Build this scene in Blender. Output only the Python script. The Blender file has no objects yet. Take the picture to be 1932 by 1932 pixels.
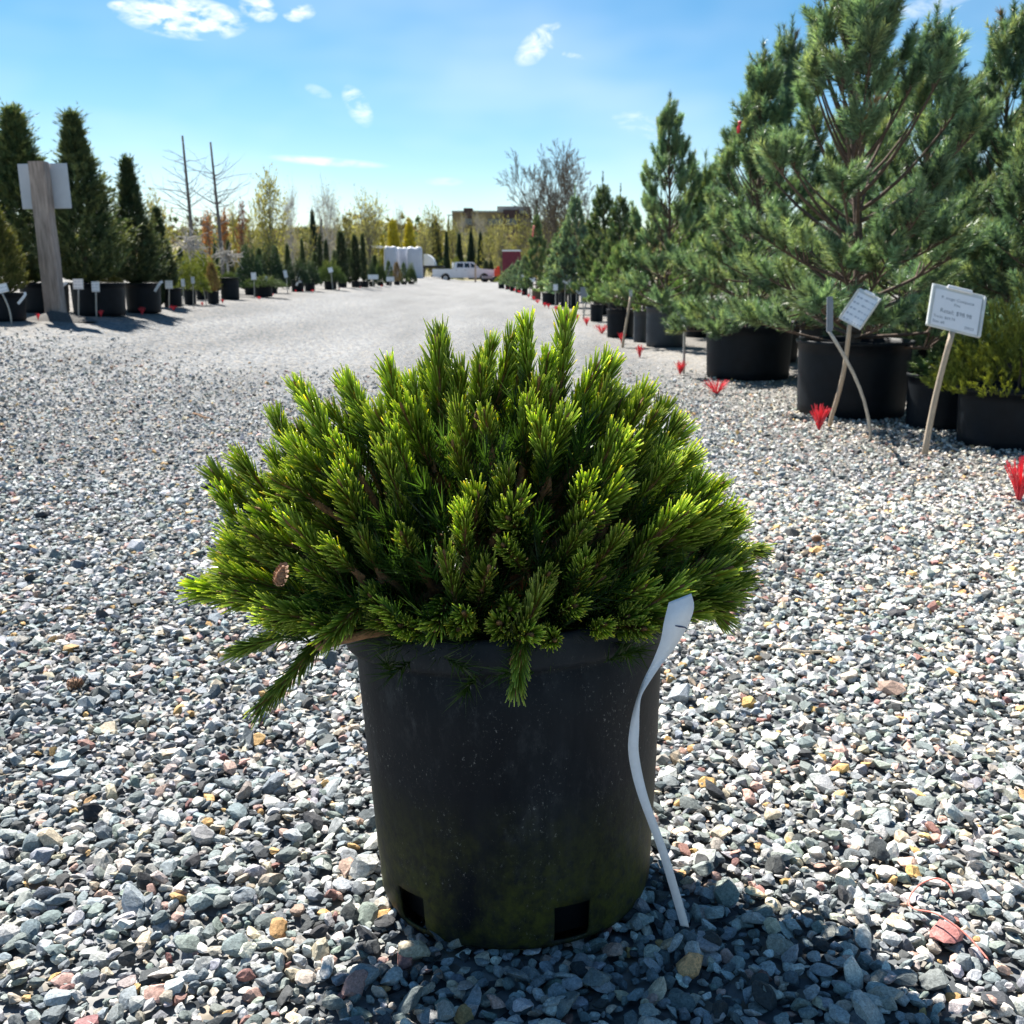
import bpy, math, random
import numpy as np
from mathutils import Vector, Matrix, Quaternion

random.seed(7)
RNG = np.random.default_rng(7)
rad = math.radians
scene = bpy.context.scene
COL = scene.collection

# ------------------------------------------------------------------ camera
PITCH, CAM_H, IMG = rad(13.2), 0.94, 1932.0
cd = bpy.data.cameras.new('camera')
cam = bpy.data.objects.new('camera', cd)
COL.objects.link(cam)
cam.location = (0, 0, CAM_H)
cam.rotation_euler = (math.pi / 2 - PITCH, 0, 0)
cd.sensor_width = 36
cd.lens = 36
cd.clip_start = 0.02
cd.clip_end = 6000
cd.dof.use_dof = True
cd.dof.focus_distance = 1.38
cd.dof.aperture_fstop = 12.5
scene.camera = cam

# ------------------------------------------------------------------ sky, sun, exposure
SUN_EL, SUN_AZ = rad(50), rad(-30)          # azimuth measured from +Y towards +X
sc_cyc = scene.cycles
scene.render.engine = 'CYCLES'
sc_cyc.use_denoising = True
sc_cyc.max_bounces = 5
sc_cyc.diffuse_bounces = 3
sc_cyc.glossy_bounces = 2
sc_cyc.transmission_bounces = 3
vs = scene.view_settings
vs.view_transform = 'Standard'
vs.look = 'None'
vs.exposure = 1.52
vs.gamma = 1
vs.use_curve_mapping = False


def pix_dir(u, v):
    a, b = (u - 966) / IMG, -(v - 966) / IMG
    return np.array([a, math.cos(PITCH) + b * math.sin(PITCH), -math.sin(PITCH) + b * math.cos(PITCH)])


world = bpy.data.worlds.new('World')
scene.world = world
world.use_nodes = True
wn, wl = world.node_tree.nodes, world.node_tree.links
wn.clear()


def wmath(op, a, b=None, clamp=False):
    n = wn.new('ShaderNodeMath')
    n.operation = op
    n.use_clamp = clamp
    for i, x in enumerate((a, b)):
        if x is None:
            continue
        if isinstance(x, (int, float)):
            n.inputs[i].default_value = x
        else:
            wl.new(x, n.inputs[i])
    return n.outputs[0]


w_out = wn.new('ShaderNodeOutputWorld')
w_bg = wn.new('ShaderNodeBackground')
w_sky = wn.new('ShaderNodeTexSky')
w_sky.sky_type = 'NISHITA'
w_sky.sun_disc = False
w_sky.sun_elevation = SUN_EL
w_sky.sun_rotation = SUN_AZ
w_sky.altitude = 250
w_sky.air_density = 0.9
w_sky.dust_density = 0.12
w_sky.ozone_density = 1.0
w_bg.inputs['Strength'].default_value = 0.046
w_tc = wn.new('ShaderNodeTexCoord')
w_sep = wn.new('ShaderNodeSeparateXYZ')
wl.new(w_tc.outputs['Generated'], w_sep.inputs[0])
w_az = wmath('ARCTAN2', w_sep.outputs[0], w_sep.outputs[1])
w_el = wmath('ARCSINE', w_sep.outputs[2])
w_map = wn.new('ShaderNodeMapping')
w_map.inputs['Scale'].default_value = (1, 1, 2.6)
wl.new(w_tc.outputs['Generated'], w_map.inputs[0])


def wnoise(scale, detail, rough, dist=0.0):
    n = wn.new('ShaderNodeTexNoise')
    n.inputs['Scale'].default_value = scale
    n.inputs['Detail'].default_value = detail
    n.inputs['Roughness'].default_value = rough
    n.inputs['Distortion'].default_value = dist
    wl.new(w_map.outputs[0], n.inputs['Vector'])
    return n.outputs['Fac']


n_fine = wnoise(38, 4, 0.62, 0.3)
n_wisp = wnoise(16, 5, 0.68, 1.6)
n_veil = wnoise(3.2, 3, 0.6, 0.0)
# clouds: pixel-free description (azimuth, elevation, half sizes, tilt, softness, density)
cloud_list = [((345, 33), 112, 34, 2, 1.35, 'f'), ((487, 16), 34, 22, 10, 1.2, 'f'), ((565, 23), 30, 16, -8, 1.1, 'f'),
              ((232, 12), 26, 9, 0, 0.9, 'f'), ((615, 305), 118, 9, 3, 1.0, 's'), ((838, 343), 38, 9, 0, .7, 's'),
              ((1015, 85), 56, 26, -38, 0.85, 'w'), ((1085, 106), 40, 6, 12, 0.5, 'w'), ((675, 200), 22, 40, -32, 0.7, 'w'),
              ((600, 172), 26, 10, 18, 0.45, 'w'), ((1690, 30), 150, 16, -12, 0.55, 'w'), ((1210, 235), 60, 26, 15, 0.45, 'w')]
total = None
for (u, v), ru, rv, tilt, dens, kind in cloud_list:
    d = pix_dir(u, v)
    d /= np.linalg.norm(d)
    a0, e0 = math.atan2(d[0], d[1]), math.asin(d[2])
    sx, sy = ru / IMG, rv / IMG
    da = wmath('SUBTRACT', w_az, a0)
    de = wmath('SUBTRACT', w_el, e0)
    c, s = math.cos(rad(-tilt)), math.sin(rad(-tilt))
    p = wmath('ADD', wmath('MULTIPLY', da, c / sx), wmath('MULTIPLY', de, s / sx))
    q = wmath('ADD', wmath('MULTIPLY', da, -s / sy), wmath('MULTIPLY', de, c / sy))
    r2 = wmath('ADD', wmath('MULTIPLY', p, p), wmath('MULTIPLY', q, q))
    fall = wmath('SUBTRACT', 1.0, r2, True)
    nz = wmath('MULTIPLY', wmath('SUBTRACT', n_fine, 0.25), 2.0) if kind == 's' else wmath('MULTIPLY', wmath('SUBTRACT', n_fine if kind == 'f' else n_wisp, 0.36), 3.4)
    m = wmath('MULTIPLY', wmath('MULTIPLY', wmath('POWER', fall, 1.3 if kind == 's' else 0.7), nz), dens, True)
    total = m if total is None else wmath('MAXIMUM', total, m)
veil = wmath('MULTIPLY', wmath('SUBTRACT', n_veil, 0.42, True), 0.9)
# thin cirrus veil grows towards the horizon, as in real hazy spring air
low = wmath('SUBTRACT', 1.0, wmath('MULTIPLY', wmath('ABSOLUTE', w_el), 2.2), True)
veil = wmath('MULTIPLY', veil, wmath('ADD', wmath('MULTIPLY', low, 0.6), 0.35))
total = wmath('MAXIMUM', total, veil)
w_hsv = wn.new('ShaderNodeHueSaturation')
w_hsv.inputs['Saturation'].default_value = 1.36
w_hsv.inputs['Hue'].default_value = 0.492
wl.new(w_sky.outputs[0], w_hsv.inputs['Color'])
w_mix = wn.new('ShaderNodeMix')
w_mix.data_type = 'RGBA'
wl.new(total, w_mix.inputs['Factor'])
wl.new(w_hsv.outputs[0], w_mix.inputs[6])
w_mix.inputs[7].default_value = (10.6, 10.8, 11.2, 1)
wl.new(w_mix.outputs[2], w_bg.inputs['Color'])
wl.new(w_bg.outputs[0], w_out.inputs['Surface'])

ld = bpy.data.lights.new('sun', 'SUN')
ld.energy = 4.7
ld.angle = rad(0.53)
ld.color = (1.0, 0.955, 0.88)
sun = bpy.data.objects.new('sun', ld)
COL.objects.link(sun)
to_sun = Vector((math.sin(SUN_AZ) * math.cos(SUN_EL), math.cos(SUN_AZ) * math.cos(SUN_EL), math.sin(SUN_EL)))
sun.rotation_euler = to_sun.to_track_quat('Z', 'Y').to_euler()
sun.location = to_sun * 40


# ------------------------------------------------------------------ helpers
def sstep(t):
    t = np.clip(t, 0, 1)
    return t * t * (3 - 2 * t)


def gz(x, y):
    """Height of the ground: the left edge of the lane is a little higher; a hill rises far behind."""
    xp = np.asarray(x, float) + 0.03 * np.asarray(y, float)
    z = 0.42 * sstep((-xp - 1.5) / 3.5)
    z = z + 10.0 * sstep((np.asarray(y, float) - 118) / 190)
    z = z + 0.008 * np.sin(np.asarray(x, float) * 2.3 + 1) * np.sin(np.asarray(y, float) * 1.7)
    return z


def G(u, v):
    d = pix_dir(u, v)
    z = 0.0
    for _ in range(25):
        t = (z - CAM_H) / d[2]
        p = np.array([0, 0, CAM_H]) + d * t
        z = 0.5 * z + 0.5 * float(gz(p[0], p[1]))
    t = (z - CAM_H) / d[2]
    return np.array([0, 0, CAM_H]) + d * t


def AT(u, v, Y):
    d = pix_dir(u, v)
    return np.array([0, 0, CAM_H]) + d * (Y / d[1])


def depth(p):
    return p[1] * math.cos(PITCH) - (p[2] - CAM_H) * math.sin(PITCH)


def px(p):
    return depth(p) / IMG          # metres per picture unit at a point


def obj(name, me, parent=None, loc=(0, 0, 0), rot=None, scale=None):
    o = bpy.data.objects.new(name, me)
    COL.objects.link(o)
    o.location = loc
    if rot is not None:
        if isinstance(rot, Quaternion):
            o.rotation_mode = 'QUATERNION'
            o.rotation_quaternion = rot
        else:
            o.rotation_euler = rot
    if scale is not None:
        o.scale = (scale,) * 3 if isinstance(scale, (int, float)) else scale
    if parent:
        o.parent = parent
    return o


def tag(o, label, cat=None, group=None, kind=None):
    o['label'] = label
    if cat:
        o['category'] = cat
    if group:
        o['group'] = group
    if kind:
        o['kind'] = kind
    return o


def thing(name, label, cat, loc=(0, 0, 0), rot=None, group=None):
    o = obj(name, None, None, loc, rot)
    o.empty_display_size = 0.05
    return tag(o, label, cat, group)


def tri_mesh(name, V, T, mats, col=None, midx=None, smooth=False):
    V = np.asarray(V, np.float32).reshape(-1, 3)
    T = np.asarray(T, np.int32).reshape(-1, 3)
    me = bpy.data.meshes.new(name)
    me.vertices.add(len(V))
    me.vertices.foreach_set('co', V.ravel())
    me.loops.add(len(T) * 3)
    me.loops.foreach_set('vertex_index', T.ravel())
    me.polygons.add(len(T))
    me.polygons.foreach_set('loop_start', np.arange(0, len(T) * 3, 3, dtype=np.int32))
    me.polygons.foreach_set('loop_total', np.full(len(T), 3, np.int32))
    if midx is not None:
        me.polygons.foreach_set('material_index', np.asarray(midx, np.int32))
    me.polygons.foreach_set('use_smooth', np.full(len(T), smooth))
    me.update(calc_edges=True)
    if col is not None:
        a = me.color_attributes.new('Col', 'FLOAT_COLOR', 'POINT')
        c = np.ones((len(V), 4), np.float32)
        c[:, :3] = col
        a.data.foreach_set('color', c.ravel())
    for m in mats:
        me.materials.append(m)
    return me


class MB:
    """Collects polygons; build() links them as one mesh object."""

    def __init__(self):
        self.v, self.f, self.m, self.s = [], [], [], []

    def add(self, vs_, fs, m=0, smooth=False, M=None):
        k = len(self.v)
        for p in vs_:
            p = Vector(p)
            self.v.append(tuple(M @ p if M else p))
        for f in fs:
            self.f.append(tuple(i + k for i in f))
            self.m.append(m)
            self.s.append(smooth)
        return self

    def box(self, c, s, m=0, M=None, bev=0.0):
        cx, cy, cz = c
        hx, hy, hz = s[0] / 2, s[1] / 2, s[2] / 2
        if bev <= 0:
            v = [(cx + a * hx, cy + b * hy, cz + d * hz) for a in (-1, 1) for b in (-1, 1) for d in (-1, 1)]
            f = [(0, 1, 3, 2), (4, 6, 7, 5), (0, 4, 5, 1), (2, 3, 7, 6), (0, 2, 6, 4), (1, 5, 7, 3)]
            return self.add(v, f, m, False, M)
        # chamfered box: an octagonal section swept with end chamfers
        b = min(bev, hx * .9, hy * .9, hz * .9)
        def ring(z, ins):
            x, y = hx - ins, hy - ins
            q = b
            return [(cx + sx, cy + sy, cz + z) for sx, sy in
                    ((x - q, -y), (x, -y + q), (x, y - q), (x - q, y), (-x + q, y), (-x, y - q), (-x, -y + q), (-x + q, -y))]
        v = ring(-hz, b * .6) + ring(-hz + b, 0) + ring(hz - b, 0) + ring(hz, b * .6)
        f = [tuple(range(7, -1, -1)), tuple(range(24, 32))]
        for r in range(3):
            for i in range(8):
                j = (i + 1) % 8
                f.append((r * 8 + i, r * 8 + j, r * 8 + 8 + j, r * 8 + 8 + i))
        return self.add(v, f, m, False, M)

    def lathe(self, prof, n=24, m=0, smooth=True, M=None, cap=(False, False), a0=0.0):
        v, f = [], []
        for r, z in prof:
            for i in range(n):
                a = a0 + 2 * math.pi * i / n
                v.append((r * math.cos(a), r * math.sin(a), z))
        for k in range(len(prof) - 1):
            for i in range(n):
                j = (i + 1) % n
                f.append((k * n + i, k * n + j, k * n + n + j, k * n + n + i))
        if cap[0]:
            f.append(tuple(range(n - 1, -1, -1)))
        if cap[1]:
            f.append(tuple((len(prof) - 1) * n + i for i in range(n)))
        return self.add(v, f, m, smooth, M)

    def tube(self, pts, rads, n=6, m=0, smooth=True, cap=True):
        pts = [Vector(p) for p in pts]
        v, f = [], []
        up = Vector((0.13, 0.27, 0.95)).normalized()
        for k, p in enumerate(pts):
            t = (pts[min(k + 1, len(pts) - 1)] - pts[max(k - 1, 0)]).normalized()
            a = t.cross(up)
            if a.length < 1e-3:
                a = t.cross(Vector((1, 0, 0)))
            a.normalize()
            b = t.cross(a)
            for i in range(n):
                w = 2 * math.pi * i / n
                v.append(p + (a * math.cos(w) + b * math.sin(w)) * rads[k])
        for k in range(len(pts) - 1):
            for i in range(n):
                j = (i + 1) % n
                f.append((k * n + i, k * n + n + i, k * n + n + j, k * n + j))
        if cap:
            f.append(tuple(range(n)))
            f.append(tuple((len(pts) - 1) * n + i for i in range(n - 1, -1, -1)))
        return self.add(v, f, m, smooth)

    def mesh(self, name, mats):
        me = bpy.data.meshes.new(name)
        me.from_pydata(self.v, [], self.f)
        me.polygons.foreach_set('material_index', self.m)
        me.polygons.foreach_set('use_smooth', self.s)
        for x in mats:
            me.materials.append(x)
        me.update()
        return me

    def build(self, name, mats, parent=None, loc=(0, 0, 0), rot=None):
        if not isinstance(mats, (list, tuple)):
            mats = [mats]
        return obj(name, self.mesh(name, mats), parent, loc, rot)


# ------------------------------------------------------------------ materials
def new_mat(name):
    m = bpy.data.materials.new(name)
    m.use_nodes = True
    n, l = m.node_tree.nodes, m.node_tree.links
    return m, n, l, n['Principled BSDF']


def surf(name, base, rough=0.6, var=0.18, scale=14.0, bump=0.0, bscale=60.0, metal=0.0, spec=0.5, stretch=None):
    """Plain material with procedural mottling and optional fine relief."""
    m, n, l, b = new_mat(name)
    tc = n.new('ShaderNodeTexCoord')
    mp = n.new('ShaderNodeMapping')
    l.new(tc.outputs['Object'], mp.inputs[0])
    if stretch:
        mp.inputs['Scale'].default_value = stretch
    nz = n.new('ShaderNodeTexNoise')
    nz.inputs['Scale'].default_value = scale
    nz.inputs['Detail'].default_value = 6
    nz.inputs['Roughness'].default_value = 0.65
    l.new(mp.outputs[0], nz.inputs['Vector'])
    rp = n.new('ShaderNodeValToRGB')
    rp.color_ramp.elements[0].position = 0.3
    rp.color_ramp.elements[1].position = 0.7
    rp.color_ramp.elements[0].color = tuple(c * (1 - var) for c in base) + (1,)
    rp.color_ramp.elements[1].color = tuple(min(1, c * (1 + var)) for c in base) + (1,)
    l.new(nz.outputs['Fac'], rp.inputs[0])
    l.new(rp.outputs[0], b.inputs['Base Color'])
    b.inputs['Roughness'].default_value = rough
    b.inputs['Metallic'].default_value = metal
    b.inputs['Specular IOR Level'].default_value = spec
    if bump:
        n2 = n.new('ShaderNodeTexNoise')
        n2.inputs['Scale'].default_value = bscale
        n2.inputs['Detail'].default_value = 4
        l.new(mp.outputs[0], n2.inputs['Vector'])
        bp = n.new('ShaderNodeBump')
        bp.inputs['Strength'].default_value = bump
        bp.inputs['Distance'].default_value = 0.01
        l.new(n2.outputs['Fac'], bp.inputs['Height'])
        l.new(bp.outputs[0], b.inputs['Normal'])
    return m


def leaf_mat(name, trans=0.35, rough=0.42, vary=0.15, tcol=(1.25, 1.15, 0.55), spec=0.45):
    """Foliage: colour from the Col attribute, varied per object, with light passing through."""
    m, n, l, b = new_mat(name)
    at = n.new('ShaderNodeAttribute')
    at.attribute_name = 'Col'
    oi = n.new('ShaderNodeObjectInfo')
    mr = n.new('ShaderNodeMapRange')
    mr.inputs[3].default_value = 1 - vary
    mr.inputs[4].default_value = 1 + vary
    l.new(oi.outputs['Random'], mr.inputs[0])
    hs = n.new('ShaderNodeHueSaturation')
    l.new(at.outputs['Color'], hs.inputs['Color'])
    l.new(mr.outputs[0], hs.inputs['Value'])
    l.new(hs.outputs[0], b.inputs['Base Color'])
    b.inputs['Roughness'].default_value = rough
    b.inputs['Specular IOR Level'].default_value = spec
    tr = n.new('ShaderNodeBsdfTranslucent')
    mx = n.new('ShaderNodeMix')
    mx.data_type = 'RGBA'
    mx.blend_type = 'MULTIPLY'
    mx.inputs['Factor'].default_value = 1
    l.new(hs.outputs[0], mx.inputs[6])
    mx.inputs[7].default_value = tcol + (1,)
    l.new(mx.outputs[2], tr.inputs['Color'])
    ms = n.new('ShaderNodeMixShader')
    ms.inputs[0].default_value = trans
    l.new(b.outputs[0], ms.inputs[1])
    l.new(tr.outputs[0], ms.inputs[2])
    l.new(ms.outputs[0], n['Material Output'].inputs['Surface'])
    return m


def stone_mat(name, from_object):
    m, n, l, b = new_mat(name)
    tc = n.new('ShaderNodeTexCoord')
    if from_object:
        src = n.new('ShaderNodeObjectInfo')
    else:
        src = n.new('ShaderNodeAttribute')
        src.attribute_name = 'Col'
    ge = n.new('ShaderNodeNewGeometry')
    n1 = n.new('ShaderNodeTexNoise')
    n1.inputs['Scale'].default_value = 190
    n1.inputs['Detail'].default_value = 5
    n1.inputs['Roughness'].default_value = 0.7
    l.new(ge.outputs['Position'], n1.inputs['Vector'])
    mr = n.new('ShaderNodeMapRange')
    mr.inputs[1].default_value = 0.3
    mr.inputs[2].default_value = 0.7
    mr.inputs[3].default_value = 0.62
    mr.inputs[4].default_value = 1.34
    l.new(n1.outputs['Fac'], mr.inputs[0])
    n2 = n.new('ShaderNodeTexVoronoi')
    n2.inputs['Scale'].default_value = 520
    l.new(ge.outputs['Position'], n2.inputs['Vector'])
    mr2 = n.new('ShaderNodeMapRange')
    mr2.inputs[1].default_value = 0.0
    mr2.inputs[2].default_value = 1.0
    mr2.inputs[3].default_value = 0.82
    mr2.inputs[4].default_value = 1.18
    sp = n.new('ShaderNodeSeparateColor')
    l.new(n2.outputs['Color'], sp.inputs[0])
    l.new(sp.outputs[0], mr2.inputs[0])
    mu = n.new('ShaderNodeMath')
    mu.operation = 'MULTIPLY'
    l.new(mr.outputs[0], mu.inputs[0])
    l.new(mr2.outputs[0], mu.inputs[1])
    vm = n.new('ShaderNodeVectorMath')
    vm.operation = 'SCALE'
    l.new(src.outputs['Color'], vm.inputs[0])
    l.new(mu.outputs[0], vm.inputs['Scale'])
    l.new(vm.outputs[0], b.inputs['Base Color'])
    b.inputs['Roughness'].default_value = 0.72
    b.inputs['Specular IOR Level'].default_value = 0.35
    bp = n.new('ShaderNodeBump')
    bp.inputs['Strength'].default_value = 0.55
    bp.inputs['Distance'].default_value = 0.0025
    l.new(n1.outputs['Fac'], bp.inputs['Height'])
    l.new(bp.outputs[0], b.inputs['Normal'])
    return m


M_GRAVEL = stone_mat('gravel_stone', False)
M_STONE = stone_mat('loose_stone', True)
M_MUGO = leaf_mat('mugo_needle', 0.46, 0.32, 0.26, (1.45, 1.35, 0.5), 0.5)
M_PINE = leaf_mat('pine_needle', 0.30, 0.40, 0.12, (1.25, 1.2, 0.6), 0.5)
M_CEDAR = leaf_mat('cedar_foliage', 0.25, 0.6, 0.12)
M_LEAF = leaf_mat('spring_leaf', 0.4, 0.6, 0.15)
M_BARK = surf('bark', (0.11, 0.075, 0.055), 0.9, 0.4, 40, 0.6, 120)
M_TWIG = surf('twig_bark', (0.24, 0.125, 0.055), 0.85, 0.4, 90, 0.5, 300)
M_GREYBARK = surf('grey_bark', (0.16, 0.145, 0.13), 0.9, 0.3, 20, 0.4, 60)
M_PALEBARK = surf('pale_bark', (0.42, 0.39, 0.35), 0.85, 0.2, 30)
M_POT = surf('black_plastic', (0.005, 0.0078, 0.0115), 0.55, 0.4, 9, 0.12, 90, spec=0.2)
M_POT_GREY = surf('lit_grey_plastic', (0.035, 0.042, 0.05), 0.6, 0.25, 9, 0.12, 90)  # black pots standing in sun, their lit tone put into the colour
M_SOIL = surf('bark_mulch', (0.06, 0.042, 0.03), 0.95, 0.5, 60, 1.0, 120)
M_WHITE = surf('white_plastic', (0.80, 0.81, 0.82), 0.4, 0.04, 20)
M_STRAP = surf('tag_strap', (0.78, 0.80, 0.83), 0.45, 0.04, 160, 0.05, 900)
M_INK = surf('blue_ink', (0.03, 0.045, 0.12), 0.6, 0.2, 200)
M_METAL = surf('galvanised_stake', (0.42, 0.40, 0.36), 0.5, 0.2, 30, metal=0.3)
M_WOODSTAKE = surf('wood_stake', (0.42, 0.34, 0.25), 0.8, 0.25, 30, stretch=(8, 8, 1))
M_BOARDBACK = surf('grey_board', (0.22, 0.25, 0.29), 0.6, 0.1, 20)
M_BOARD = surf('pale_board', (0.62, 0.64, 0.62), 0.5, 0.08, 20)
M_TEXT = surf('grey_ink', (0.16, 0.19, 0.23), 0.7, 0.1, 50)
M_RED = surf('red_marker', (0.82, 0.055, 0.075), 0.55, 0.3, 5)
M_TWINE = surf('pink_twine', (0.75, 0.22, 0.17), 0.6, 0.15, 200)
M_CONE = surf('cone_scale', (0.30, 0.17, 0.10), 0.75, 0.35, 200)


def paper_mat():
    """White price card: rows of faint print."""
    m, n, l, b = new_mat('printed_card')
    tc = n.new('ShaderNodeTexCoord')
    mp = n.new('ShaderNodeMapping')
    mp.inputs['Scale'].default_value = (60, 60, 1)
    l.new(tc.outputs['Object'], mp.inputs[0])
    wv = n.new('ShaderNodeTexWave')
    wv.bands_direction = 'Z'
    wv.inputs['Scale'].default_value = 9.0
    l.new(tc.outputs['Object'], wv.inputs['Vector'])
    nz = n.new('ShaderNodeTexNoise')
    nz.inputs['Scale'].default_value = 3
    l.new(mp.outputs[0], nz.inputs['Vector'])
    mu = n.new('ShaderNodeMath')
    mu.operation = 'MULTIPLY'
    l.new(wv.outputs['Fac'], mu.inputs[0])
    l.new(nz.outputs['Fac'], mu.inputs[1])
    rp = n.new('ShaderNodeValToRGB')
    rp.color_ramp.elements[0].position = 0.42
    rp.color_ramp.elements[1].position = 0.5
    rp.color_ramp.elements[0].color = (0.82, 0.84, 0.86, 1)
    rp.color_ramp.elements[1].color = (0.42, 0.46, 0.52, 1)
    l.new(mu.outputs[0], rp.inputs[0])
    l.new(rp.outputs[0], b.inputs['Base Color'])
    b.inputs['Roughness'].default_value = 0.5
    return m


M_CARD = paper_mat()
M_PAPER = surf('white_paper', (0.84, 0.85, 0.87), 0.5, 0.03, 20)


def big_pot_mat():
    """Weathered black nursery pot: dust streaks, pale scratches, green algae near the foot."""
    m, n, l, b = new_mat('weathered_pot')
    tc = n.new('ShaderNodeTexCoord')
    sep = n.new('ShaderNodeSeparateXYZ')
    l.new(tc.outputs['Object'], sep.inputs[0])

    def noise(scale, stretch=None, detail=5, rough=0.6):
        mp = n.new('ShaderNodeMapping')
        if stretch:
            mp.inputs['Scale'].default_value = stretch
        l.new(tc.outputs['Object'], mp.inputs[0])
        z = n.new('ShaderNodeTexNoise')
        z.inputs['Scale'].default_value = scale
        z.inputs['Detail'].default_value = detail
        z.inputs['Roughness'].default_value = rough
        l.new(mp.outputs[0], z.inputs['Vector'])
        return z.outputs['Fac']

    def rng(x, a, c, d=0.0, e=1.0):
        r = n.new('ShaderNodeMapRange')
        r.inputs[1].default_value, r.inputs[2].default_value = a, c
        r.inputs[3].default_value, r.inputs[4].default_value = d, e
        l.new(x, r.inputs[0])
        return r.outputs[0]

    def mul(a, c):
        q = n.new('ShaderNodeMath')
        q.operation = 'MULTIPLY'
        l.new(a, q.inputs[0])
        if isinstance(c, float):
            q.inputs[1].default_value = c
        else:
            l.new(c, q.inputs[1])
        return q.outputs[0]

    def mix(f, a, c):
        x = n.new('ShaderNodeMix')
        x.data_type = 'RGBA'
        l.new(f, x.inputs['Factor'])
        for i, q in ((6, a), (7, c)):
            if isinstance(q, tuple):
                x.inputs[i].default_value = q + (1,)
            else:
                l.new(q, x.inputs[i])
        return x.outputs[2]

    base = mix(rng(noise(7, (1, 1, .35)), .35, .7), (0.003, 0.0052, 0.0085), (0.0085, 0.012, 0.0165))
    dust = mul(rng(noise(42, (1, 1, .45), 8, .75), .52, .75), rng(noise(5), .4, .62))
    base = mix(mul(dust, 0.6), base, (0.085, 0.09, 0.092))
    fleck = mul(rng(noise(230, (1.0, 1.0, .7), 6, .75), .60, .66), rng(noise(14, None, 6), .44, .60))
    base = mix(fleck, base, (0.24, 0.235, 0.22))
    film = mul(rng(noise(26, (1, 1, .12), 6, .7), .45, .75), rng(noise(4), .35, .65))
    base = mix(mul(film, 0.5), base, (0.045, 0.05, 0.055))
    hgt = rng(sep.outputs[2], 0.23, 0.06)
    alg = mul(rng(noise(9, (1, 1, .6), 7, .7), .36, .52), hgt)
    alg = mul(alg, rng(noise(60, None, 6, .7), .3, .6))
    base = mix(mul(alg, 0.95), base, (0.058, 0.063, 0.012))
    rim = mul(rng(sep.outputs[2], .402, .418), rng(noise(18, (1, 1, .3), 6, .7), .3, .7, .35, 1.0))  # light caught on the lip, painted as a greyer band
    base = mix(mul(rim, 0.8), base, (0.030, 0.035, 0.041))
    l.new(base, b.inputs['Base Color'])
    b.inputs['Roughness'].default_value = 0.55
    b.inputs['Specular IOR Level'].default_value = 0.16
    bp = n.new('ShaderNodeBump')
    bp.inputs['Strength'].default_value = 0.25
    bp.inputs['Distance'].default_value = 0.002
    l.new(noise(130, None, 4), bp.inputs['Height'])
    l.new(bp.outputs[0], b.inputs['Normal'])
    return m


M_BIGPOT = big_pot_mat()


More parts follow.
